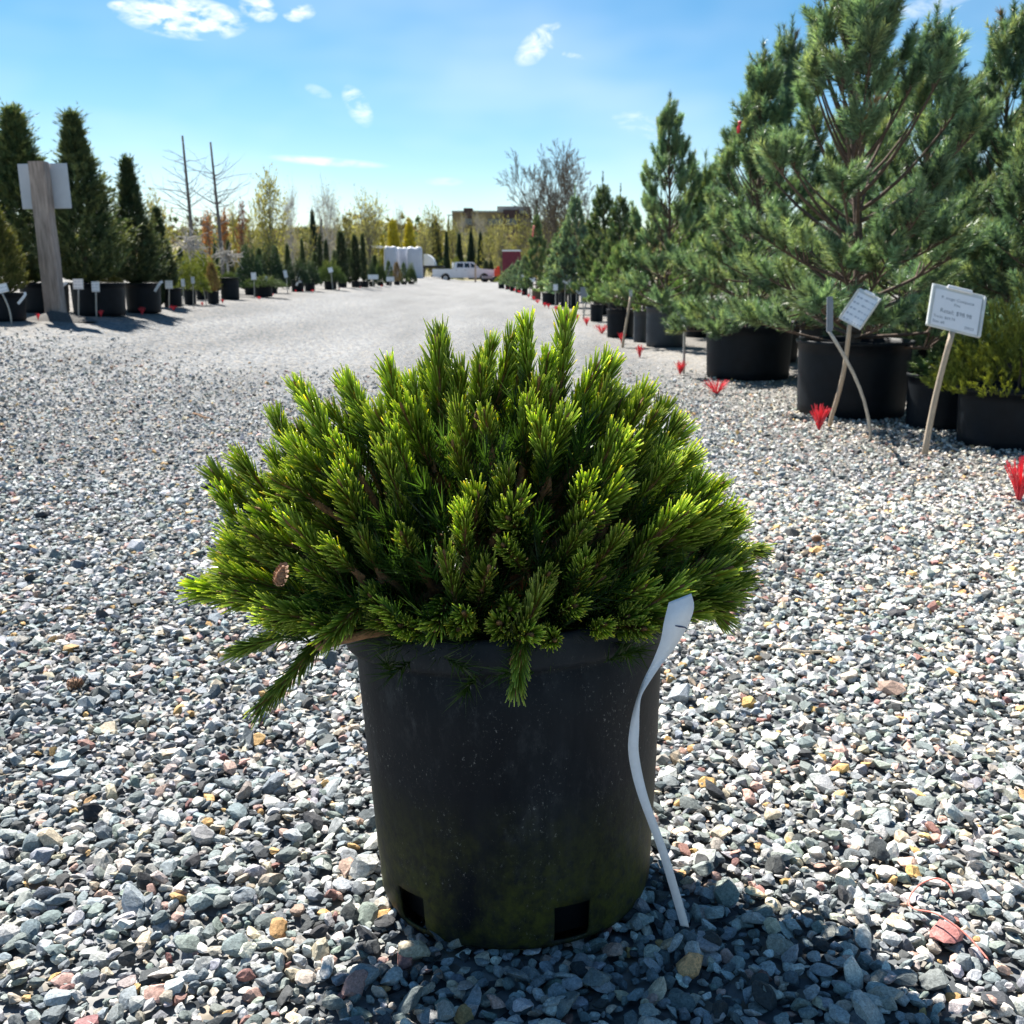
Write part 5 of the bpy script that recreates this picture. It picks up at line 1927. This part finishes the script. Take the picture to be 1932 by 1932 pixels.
far = [('tall', 513, 62, 340, 62, 'tall pale green poplar, highest leafy tree left of centre'), ('wisp', 552, 66, 368, 50, 'wispy bare branched tree right of the tall poplar'),
       ('wisp', 622, 84, 364, 70, 'thin pale spring tree left of the rounded yellow green one'), ('round', 698, 88, 380, 78, 'rounded yellow green spring tree in the middle distance'),
       ('olive', 655, 90, 408, 60, 'olive budding tree between the thin pale tree and the rounded one'), ('brown', 612, 92, 425, 60, 'brown budding tree by the dark conifer'),
       ('olive', 575, 80, 432, 50, 'low olive tree below the wispy bare tree'), ('yellow', 302, 40, 374, 52, 'yellow budding tree right of the trio of junipers'),
       ('rust', 398, 44, 408, 24, 'rust red columnar tree, leftmost of three'), ('rust', 430, 45, 402, 22, 'rust red columnar tree, middle of three'), ('wine', 463, 46, 386, 18, 'dark red columnar tree, rightmost of three'),
       ('yellow', 447, 48, 390, 22, 'yellow green columnar tree between two red ones'), ('olive', 478, 52, 410, 34, 'olive tree right of the dark red column'),
       ('olive', 360, 48, 425, 50, 'olive thicket tree behind the bare saplings'), ('brown', 250, 42, 392, 60, 'brown budding tree behind the middle juniper'), ('wisp', 195, 40, 360, 60, 'pale bare tree behind the gap of the left junipers'),
       ('brown', 757, 150, 398, 30, 'bare brownish tree above the golden evergreens'), ('olive', 810, 135, 400, 36, 'olive spring tree left of the brown building'), ('yellow', 828, 140, 402, 34, 'yellow green tree touching the left end of the building'),
       ('round', 800, 118, 436, 40, 'pale bush tree behind the white half dome'), ('wisp', 872, 170, 412, 40, 'thin bare tree in front of the building, left'), ('wisp', 905, 168, 408, 46, 'thin bare tree in front of the building, middle'),
       ('round', 945, 112, 424, 52, 'light green tree in front of the building, right'), ('olive', 925, 118, 436, 40, 'olive green tree behind the spruce row'), ('olive', 982, 116, 412, 56, 'yellow olive tree below the big bare tree'),
       ('olive', 1040, 110, 400, 90, 'olive tree crown showing through the big bare tree'), ('brown', 970, 120, 440, 46, 'brown budding tree above the red container'), ('olive', 745, 118, 440, 60, 'olive tree behind the golden evergreens'),
       ('olive', 680, 105, 430, 60, 'olive undergrowth tree behind the arborvitae trio'), ('brown', 540, 70, 432, 60, 'brown twiggy tree under the tall poplar'), ('olive', 420, 60, 432, 60, 'olive twiggy tree below the red columns'),
       ('olive', 855, 150, 425, 46, 'budding tree below the left end of the building'), ('round', 890, 140, 440, 50, 'pale budding tree behind the dark spruces'), ('olive', 1090, 95, 440, 80, 'olive tree behind the dark spruces of the right row'),
       ('olive', 1010, 125, 430, 50, 'budding tree left of the big bare trunk')]
for i, (k_, u, Y, tv, wd, lab) in enumerate(far):
    p = AT(u, 520, Y)
    p[2] = float(gz(p[0], p[1])) - .05
    H = AT(u, tv, Y)[2] - p[2]
    W = wd * px(p) / 2
    plant_only('spring_tree', lab, 'tree', p, H, DT[k_][:2], DT[k_][2], i * 1.7, 'budding trees in the distance', W / DT[k_][3] / (H / DT[k_][2]))
for i, (u, tv, wd) in enumerate(((717, 423, 25), (744, 420, 30), (774, 424, 28))):
    p = AT(u, 520, 105)
    p[2] = float(gz(p[0], p[1])) - .05
    H = AT(u, tv, 105)[2] - p[2]
    plant_only('golden_arborvitae', ('left', 'middle', 'right')[i] + ' of three golden yellow evergreens behind the white bundles', 'tree', p, H, GOLD[:2], GOLD[2], i, 'golden evergreens', wd * px(p) / 2 / GOLD[3] / (H / GOLD[2]))
for i, (u, tv, wd, Y, lab) in enumerate(((843, 441, 13, 128, 'first of four dark spruces behind the truck, from the left'), (867, 444, 18, 128, 'second of four dark spruces behind the truck, from the left'), (889, 439, 19, 128, 'third and widest of four dark spruces behind the truck'),
                                        (907, 442, 17, 128, 'fourth of four dark spruces behind the truck'), (798, 430, 11, 132, 'thin dark spruce right of the golden evergreens'), (822, 418, 26, 140, 'blue grey conifer under the yellow green tree'),
                                        (594, 402, 22, 90, 'dark grey conifer standing against the sky left of centre'), (610, 418, 14, 90, 'smaller dark conifer touching the dark grey one'), (847, 416, 8, 170, 'tiny spruce top at the left end of the building'),
                                        (930, 455, 14, 124, 'small dark spruce right of the spruce row'))):
    p = AT(u, 520, Y)
    p[2] = float(gz(p[0], p[1])) - .05
    H = AT(u, tv, Y)[2] - p[2]
    plant_only('spruce', lab, 'tree', p, H, FIR[:2], FIR[2], i, 'dark spruces in the distance', wd * px(p) / 2 / FIR[3] / (H / FIR[2]))
# the big bare tree right of centre
p = AT(1056, 520, 72)
p[2] = float(gz(p[0], p[1])) - .1
Hb = AT(1038, 252, 72)[2] - p[2]
def fan_tree(seed, H, stems):
    r = np.random.default_rng(seed)
    segs = []
    def limb(p, d, ln, rr, lv):
        n = 9 if lv == 0 else (6 if lv == 1 else 4)
        for k in range(n):
            d = d + r.normal(size=3) * (.07 if lv == 0 else .13) + np.array([0, 0, .06])
            d = d / np.linalg.norm(d)
            q = p + d * ln / n
            segs.append([*p, *q, rr, rr * .85])
            rr *= .85
            p = q
            if lv < 3 and k >= (2 if lv == 0 else 1):
                for _ in range(2 if r.uniform() < .93 else 1):
                    sd = np.cross(d, r.normal(size=3))
                    sd /= np.linalg.norm(sd)
                    limb(p, d + sd * r.uniform(.45, .85), ln * r.uniform(.30, .48) * (1.1 - .4 * k / n), rr * .62, lv + 1)
    for x, z in stems:
        d = np.array([x, r.normal() * .25, 1.0])
        limb(np.array([x * .35, r.normal() * .1, 0]), d / np.linalg.norm(d), z, .19 * r.uniform(.75, 1.2), 0)
    segs.append([0, 0, -.2, 0, 0, .5, .5, .34])
    S = np.array(segs)
    S[:, 6:8] = np.maximum(S[:, 6:8], .014)
    V, T = seg_prisms(S, 3)
    return tri_mesh('trunk', V, T, [surf('brown_bark', (.14, .115, .085), .9, .3, 12)])


big = thing('bare_tree', 'big bare many stemmed tree with fan of branches right of centre', 'tree', p)
obj('trunk', fan_tree(511, Hb, [(-.62, Hb * .70), (-.42, Hb * .74), (-.2, Hb * .74), (.0, Hb * .78), (.16, Hb * .78), (.32, Hb * .74), (.5, Hb * .6)]), big, (0, 0, 0), None, (.8, .8, .92))
# low scrub and a wood that reads as one mass far behind
r = np.random.default_rng(77)
P, D, L = [], [], []
for i in range(5200):
    x = r.uniform(-170, 170)
    y = r.uniform(125, 330)
    P.append([x, y, float(gz(x, y)) + r.uniform(0, 1) ** 1.3 * (.3 if y < 262 else .9) * (3.0 + 2.0 * math.sin(x * .13) + 1.5 * math.sin(x * .41))])
    D.append([r.normal(), r.normal(), 1.2])
    L.append(1.2)
pc_ = np.array([(.13, .14, .065), (.17, .16, .085), (.05, .085, .05), (.15, .125, .085), (.19, .20, .09)])[r.integers(0, 5, 5200)]
V, T, C = blades(P, D, L, 14, 1.5, .7, .9, r, pc_, .2, .7, 0, 1.15)
tag(obj('distant_wood', tri_mesh('distant_wood', V, T, [M_LEAF], C)), 'hazy olive spring woods covering the far hill', 'woods', None, 'stuff')


# ------------------------------------------------------------------ far buildings, truck, bundles
def building():
    Y = 260.0
    zb = float(gz(-8, Y))
    a, b = AT(853, 401, Y), AT(1003, 390, Y)
    m = px(a)
    root = thing('office_building', 'brown brick office building with dark window bands on the hill', 'building', (a[0], Y, zb - .5))
    tan = surf('tan_brick', (.29, .215, .12), .9, .15, 2, .2, 8)
    dark = surf('brown_brick', (.085, .05, .05), .9, .2, 2, .2, 8)
    cap = surf('parapet', (.34, .33, .30), .8, .1, 3)
    glass = surf('window_glass', (.02, .035, .06), .12, .2, 1, spec=.8)
    top = a[2] - zb + .5
    X = lambda u: (u - 853) * m
    MB().box((X(904), 12, top / 2), (X(955), 24, top)).build('wall', tan, root)
    MB().box((X(904), 12, top + .2), (X(956.5), 24.6, .4)).build('parapet', cap, root)
    for u0, u1, ex in ((875, 891.5, 1.0), (950, 980, .6)):
        MB().box((X((u0 + u1) / 2), 11.6, (top + ex) / 2), (X(u1) - X(u0), 25.2, top + ex)).build('brick_pier', dark, root)
    MB().box((X(970), 13, top + .8), (X(1003) - X(938), 18, 1.8)).build('upper_storey', cap, root)
    MB().box((X(992), 12, (top - .6) / 2), (X(1003) - X(981), 23, top - .6)).build('wing', dark, root)
    for st in range(3):
        z = top - 2.1 - st * 3.9
        for u0, u1, yf in ((857, 873, -.06), (876.5, 890.5, -1.06), (894, 917, -.06), (920, 948.5, -.06), (955, 977, -1.06), (983, 1001, .44)):
            if st == 0 and (u0 in (857, 894)):
                continue
            w = X(u1) - X(u0)
            o = MB().box((X((u0 + u1) / 2), yf, z), (w, .1, 1.25)).build('window', glass, root)
            MB().box((X((u0 + u1) / 2), yf - .03, z - .75), (w + .3, .2, .18)).build('sill', cap, o)
            k = max(2, int(w / 1.3))
            for j in range(1, k):
                MB().box((X(u0) + w * j / k, yf - .07, z), (.07, .06, 1.25)).build('mullion', cap, o)


building()


def truck():
    b = G(876, 532)
    m = px(b)
    root = thing('pickup_truck', 'white crew cab pickup truck parked side on at the end of the lane', 'truck', b)
    s = (935 - 818) * m / 6.3
    white = surf('white_paint', (.72, .74, .77), .35, .05, 3)
    glass = surf('dark_glass', (.02, .025, .03), .08, .2, 3, spec=.8)
    rubber = surf('tyre_rubber', (.02, .02, .02), .85, .3, 20)
    rim = surf('rim_metal', (.42, .43, .45), .4, .15, 20, metal=.6)
    trim = surf('dark_trim', (.03, .03, .035), .6, .2, 10)
    lamp = surf('lamp_lens', (.55, .08, .05), .3, .1, 10)
    head = surf('headlamp_lens', (.75, .76, .74), .2, .1, 10)
    W = 2.0 * s
    def prof(pts, y0, y1, m_=0, inset=0.0):
        n = len(pts)
        v = [(x * s, y0, z * s) for x, z in pts] + [(x * s, y1, z * s) for x, z in pts]
        f = [tuple(range(n)), tuple(range(2 * n - 1, n - 1, -1))]
        for i in range(n):
            j = (i + 1) % n
            f.append((i, i + n, j + n, j))
        return v, f
    def arch(cx, r=.46, n=8):
        return [(cx + r * math.cos(a), .42 + r * math.sin(a)) for a in np.linspace(math.pi, 0, n)]
    RW, FW = -1.85, 2.05
    # lower body with wheel arches, hood in front
    pts = [(-3.15, .55)] + [(RW - .46, .45)] + arch(RW) + [(RW + .46, .42), (FW - .46, .42)] + arch(FW) + [(FW + .46, .45), (3.1, .5), (3.15, .95), (3.0, 1.22), (1.55, 1.32), (-1.0, 1.32), (-1.0, 1.28), (-3.15, 1.28)]
    MB().add(*prof(pts, -W / 2, W / 2)).build('body', white, root)
    # cab greenhouse, tapering to the roof
    low = [(-.98, 1.31), (1.62, 1.31), (.95, 1.93), (.75, 1.97), (-.75, 1.97), (-.95, 1.9)]
    n = len(low)
    v = []
    for sy in (-1, 1):
        for x, z in low:
            ins = .16 * (z - 1.31) / .66
            v.append((x * s, sy * (W / 2 - .02 - ins * s), z * s))
    f = [tuple(range(n)), tuple(range(2 * n - 1, n - 1, -1))] + [(i, i + n, (i + 1) % n + n, (i + 1) % n) for i in range(n)]
    MB().add(v, f).build('cab', white, root)
    def side_pane(name, pts, parent=root, off=.012):
        v = []
        for x, z in pts:
            ins = .16 * (z - 1.31) / .66
            v.append((x * s, -(W / 2 - .02 - ins * s) - off, z * s))
        v2 = [(x, y + .03, z) for x, y, z in v]
        k = len(v)
        f = [tuple(range(k)), tuple(range(2 * k - 1, k - 1, -1))] + [(i, i + k, (i + 1) % k + k, (i + 1) % k) for i in range(k)]
        return MB().add(v + v2, f).build(name, glass, parent)
    side_pane('window', [(-.72, 1.42), (-.05, 1.42), (-.05, 1.85), (-.66, 1.85)])
    side_pane('window', [(.08, 1.42), (.62, 1.42), (.52, 1.85), (.08, 1.85)])
    side_pane('window', [(.74, 1.42), (1.34, 1.42), (.90, 1.82), (.68, 1.84)])
    # windscreen
    v = [((1.60) * s + .01, -W / 2 * .9, 1.36 * s), (1.60 * s + .01, W / 2 * .9, 1.36 * s), (.99 * s + .01, W / 2 * .78, 1.88 * s), (.99 * s + .01, -W / 2 * .78, 1.88 * s)]
    MB().add(v + [(x - .03, y, z - .02) for x, y, z in v], [(0, 1, 2, 3), (7, 6, 5, 4), (0, 4, 5, 1), (1, 5, 6, 2), (2, 6, 7, 3), (3, 7, 4, 0)]).build('windscreen', glass, root)
    for x0, x1 in ((-.85, -.02), (.05, 1.15)):
        d = MB().box(((x0 + x1) / 2 * s, -W / 2 - .006, .92 * s), ((x1 - x0) * s, .012, .72 * s)).build('door', white, root)
        MB().box(((x0 + .12) * s, -W / 2 - .025, 1.18 * s), (.16 * s, .03, .04 * s)).build('handle', trim, d)
    for cx in (RW, FW):
        for sy in (-1, 1):
            Mx = Matrix.Translation((cx * s, sy * (W / 2 - .13), .40 * s)) @ Matrix.Rotation(math.pi / 2, 4, 'X')
            wh = MB().lathe([(.22 * s, -.13), (.37 * s, -.13), (.40 * s, -.08), (.40 * s, .08), (.37 * s, .13), (.22 * s, .13)], 20, 0, True, Mx).build('tyre', rubber, root)
            MB().lathe([(.0, -.09), (.08 * s, -.115), (.10 * s, -.10), (.23 * s, -.125), (.23 * s, .125), (.0, .1)], 12, 0, False, Mx).build('rim', rim, wh)
    MB().box((-3.22 * s, 0, .62 * s), (.14 * s, W * .96, .2 * s), 0, None, .02).build('rear_bumper', trim, root)
    MB().box((3.18 * s, 0, .60 * s), (.16 * s, W * .98, .26 * s), 0, None, .02).build('front_bumper', trim, root)
    for sy in (-1, 1):
        MB().box((-3.14 * s, sy * (W / 2 - .09), 1.05 * s), (.05, .16, .34 * s)).build('tail_light', lamp, root)
        MB().box((3.06 * s, sy * (W / 2 - .14), 1.02 * s), (.2 * s, .26, .18 * s)).build('headlight', head, root)
    MB().box((-2.1 * s, 0, 1.30 * s), (1.9 * s, W * .84, .03)).build('bed_floor', trim, root)
    MB().box((-1.15 * s, 0, 1.62 * s), (.08 * s, W * .9, .62 * s)).build('headboard', white, root)
    return b, s


TB, TS_ = truck()


def far_thing(u, v, Y):
    p = AT(u, v, Y)
    p[2] = float(gz(p[0], p[1]))
    return p


# shrubs standing round the truck
for u, tv, wd, Y, lab, k_ in ((861, 489, 24, 112, 'light green bushy shrub behind the truck bed', SHRUB_LIME), (917, 493, 16, 101, 'dense green shrub in front of the truck hood, left of a pair', CEDAR_COL), (927, 494, 14, 101, 'dense green shrub in front of the truck hood, right of a pair', CEDAR_COL)):
    p = far_thing(u, 530, Y)
    H = AT(u, tv, Y)[2] - p[2]
    plant_only('shrub', lab, 'shrub', p, H, k_[:2], k_[2], 0, 'shrubs round the truck', wd * px(p) / 2 / k_[3] / (H / k_[2]))
p = far_thing(897, 534, 98)
m = px(p)
o = MB().box((0, 0, .5 * 34 * m), (3.2 * m, 3.2 * m, 34 * m), 0, None, .02).build('wooden_post', M_WOODSTAKE, None, p)
tag(o, 'slim brown wooden post standing in front of the truck cab', 'post')
# flat trailer at the truck's nose
p = far_thing(923, 533, 99)
m = px(p)
tr = thing('flat_trailer', 'low grey flat trailer in front of the truck nose', 'trailer', p)
MB().box((0, 0, 9 * m), (28 * m, 1.8, 5 * m), 0, None, .03).build('deck', surf('grey_steel', (.30, .32, .34), .6, .15, 4), tr)
for dx in (-6, 6):
    Mx = Matrix.Translation((dx * m, -.75, 4.6 * m)) @ Matrix.Rotation(math.pi / 2, 4, 'X')
    MB().lathe([(.05, -.1), (4.2 * m, -.1), (4.6 * m, 0), (4.2 * m, .1), (.05, .1)], 16, 0, True, Mx).build('wheel', surf('trailer_tyre', (.02, .02, .02), .9, .2, 10), tr)

# white wrapped bundles at the end of the left row
WRAP = surf('white_wrap', (.50, .52, .58), .5, .06, 2, .3, 4)
for i, (u0, u1, vt_, lab) in enumerate(((726, 751, 467, 'leftmost tall white wrapped bundle at the end of the left row'), (749, 771, 469, 'middle tall white wrapped bundle, slightly set back'), (769, 798, 468, 'rightmost and widest tall white wrapped bundle'))):
    Y = 88.0 + (1.2 if i == 1 else 0)
    p = far_thing((u0 + u1) / 2, 524, Y)
    m = px(p)
    w, h = (u1 - u0) * m, AT(760, vt_, Y)[2] - p[2]
    V, F, n = [], [], 48
    rows_ = [(1.0, 0), (1.0, .3), (.98, .7), (.97, .93), (.9, .985), (.6, 1.0)]
    for rr_, t in rows_:
        for k in range(n):
            a = 2 * math.pi * k / n
            ca, sa = math.cos(a), math.sin(a)
            q = 1 / (abs(ca) ** 4 + abs(sa) ** 4) ** .25
            fold = 1 + .022 * math.sin(k * 2.4 + i) * (1.2 - t)
            V.append((w / 2 * ca * q * rr_ * fold, w / 2 * sa * q * rr_ * fold, h * (t + .02 * math.sin(3 * a + i) * (t > .9))))
    for rI in range(len(rows_) - 1):
        for k in range(n):
            j = (k + 1) % n
            F.append((rI * n + k, rI * n + j, rI * n + n + j, rI * n + n + k))
    F.append(tuple((len(rows_) - 1) * n + k for k in range(n)))
    root = thing('wrapped_bundle', lab, 'bundle', p, None, 'white wrapped bundles')
    MB().add(V, F, 0, True).build('wrap', WRAP, root)
    for k in range(2):
        mb = MB()
        Mx = Matrix.Translation(((-.25 + .5 * k) * w, -.2, h * 1.0)) @ Matrix.Diagonal((.24 * w, .22 * w, .045 * h, 1))
        mb.lathe([(0.01, -1), (.7, -.7), (1, 0), (.7, .7), (.01, 1)], 12, 0, True, Mx)
        mb.build('tied_top', M_WHITE, root)
# white quarter dome and dark gooseneck trailer
p = far_thing(812, 528, 108)
m = px(p)
dm = thing('white_canopy', 'white quarter round canopy on a dark trailer left of the truck', 'canopy', p)
zb0 = AT(812, 501, 108)[2] - p[2]
V, F = [], []
for yy in (-1.2, 1.2):
    V.append((-10 * m, yy, zb0))
    for k in range(9):
        a = math.pi / 2 * k / 8
        V.append((-10 * m + 21 * m * math.sin(a), yy, zb0 + 21 * m * math.cos(a)))
F = [tuple(range(9, -1, -1)), tuple(range(10, 20))] + [(k, k + 1, k + 11, k + 10) for k in range(1, 9)] + [(0, 10, 11, 1), (9, 19, 10, 0)]
MB().add(V, F).build('cover', M_WHITE, dm)
blk = surf('black_steel', (.015, .016, .018), .6, .2, 5)
MB().box((4 * m, 0, zb0 - 2.2 * m), (46 * m, 2.2, 3.5 * m), 0, None, .03).build('frame', blk, dm)
MB().box((-14 * m, 0, (zb0 - 3 * m) / 2), (5 * m, 2.0, zb0 - 3 * m), 0, None, .03).build('leg', blk, dm)
# red container with white roof edge, orange-red drum, shade roof
p = far_thing(965, 530, 95)
m = px(p)
ct_ = thing('red_container', 'dark red container with white roof edge behind the end of the right row', 'container', p)
zt = AT(965, 474, 95)[2] - p[2]
rd = surf('dark_red_paint', (.20, .025, .045), .6, .15, 2)
wv = 34 * m
MB().box((0, 1.2, zt / 2), (wv, 2.4, zt)).build('shell', rd, ct_)
for k in range(14):
    MB().box((-wv / 2 + wv * (k + .5) / 14, -.03, zt / 2), (wv / 30, .05, zt * .96)).build('rib', rd, ct_)
MB().box((0, 1.2, zt + 1.1 * m), (wv * 1.04, 2.6, 2.6 * m), 0, None, .02).build('roof_edge', M_WHITE, ct_)
p = far_thing(938, 530, 97)
m = px(p)
MO = surf('orange_red_paint', (.75, .08, .03), .5, .15, 3)
dr = thing('orange_red_machine', 'small bright orange red machine beside the red container', 'machine', p)
zt = AT(938, 503, 97)[2] - p[2]
MB().box((0, 0, zt * .62), (11 * m, .8, zt * .5), 0, None, .05).build('body', MO, dr)
MB().box((2 * m, 0, zt * .95), (5 * m, .6, zt * .16), 0, None, .03).build('hood', MO, dr)
for dx in (-4, 4):
    Mx = Matrix.Translation((dx * m, -.35, zt * .2)) @ Matrix.Rotation(math.pi / 2, 4, 'X')
    MB().lathe([(.04, -.1), (zt * .18, -.1), (zt * .2, 0), (zt * .18, .1), (.04, .1)], 14, 0, True, Mx).build('wheel', blk, dr)
p = far_thing(700, 530, 98)
m = px(p)
sh = thing('shade_roof', 'low flat white roof on posts behind the arborvitae trio', 'shelter', p)
zt = AT(700, 466, 98)[2] - p[2]
MB().box((0, 0, zt), (46 * m, 4, 3 * m), 0, None, .03).build('roof', M_WHITE, sh)
for dx in (-20, 0, 20):
    MB().box((dx * m, -1.7, (zt - 1.5 * m) / 2), (1.6 * m, .1, zt - 1.5 * m)).build('post', M_GREYBARK, sh)
# two utility wires and a lamp pole by the building
p = far_thing(848, 500, 230)
z1 = AT(848, 406, 230)[2] - p[2]
lp = thing('lamp_pole', 'thin grey lamp pole at the left corner of the building', 'pole', p)
MB().tube([(0, 0, 0), (0, 0, z1)], [.12, .09], 8).build('pole', M_GREYBARK, lp)
MB().box((.4, 0, z1), (1.6, .3, .18), 0, None, .05).build('lamp_head', M_GREYBARK, lp)
print('objects', len(bpy.data.objects))
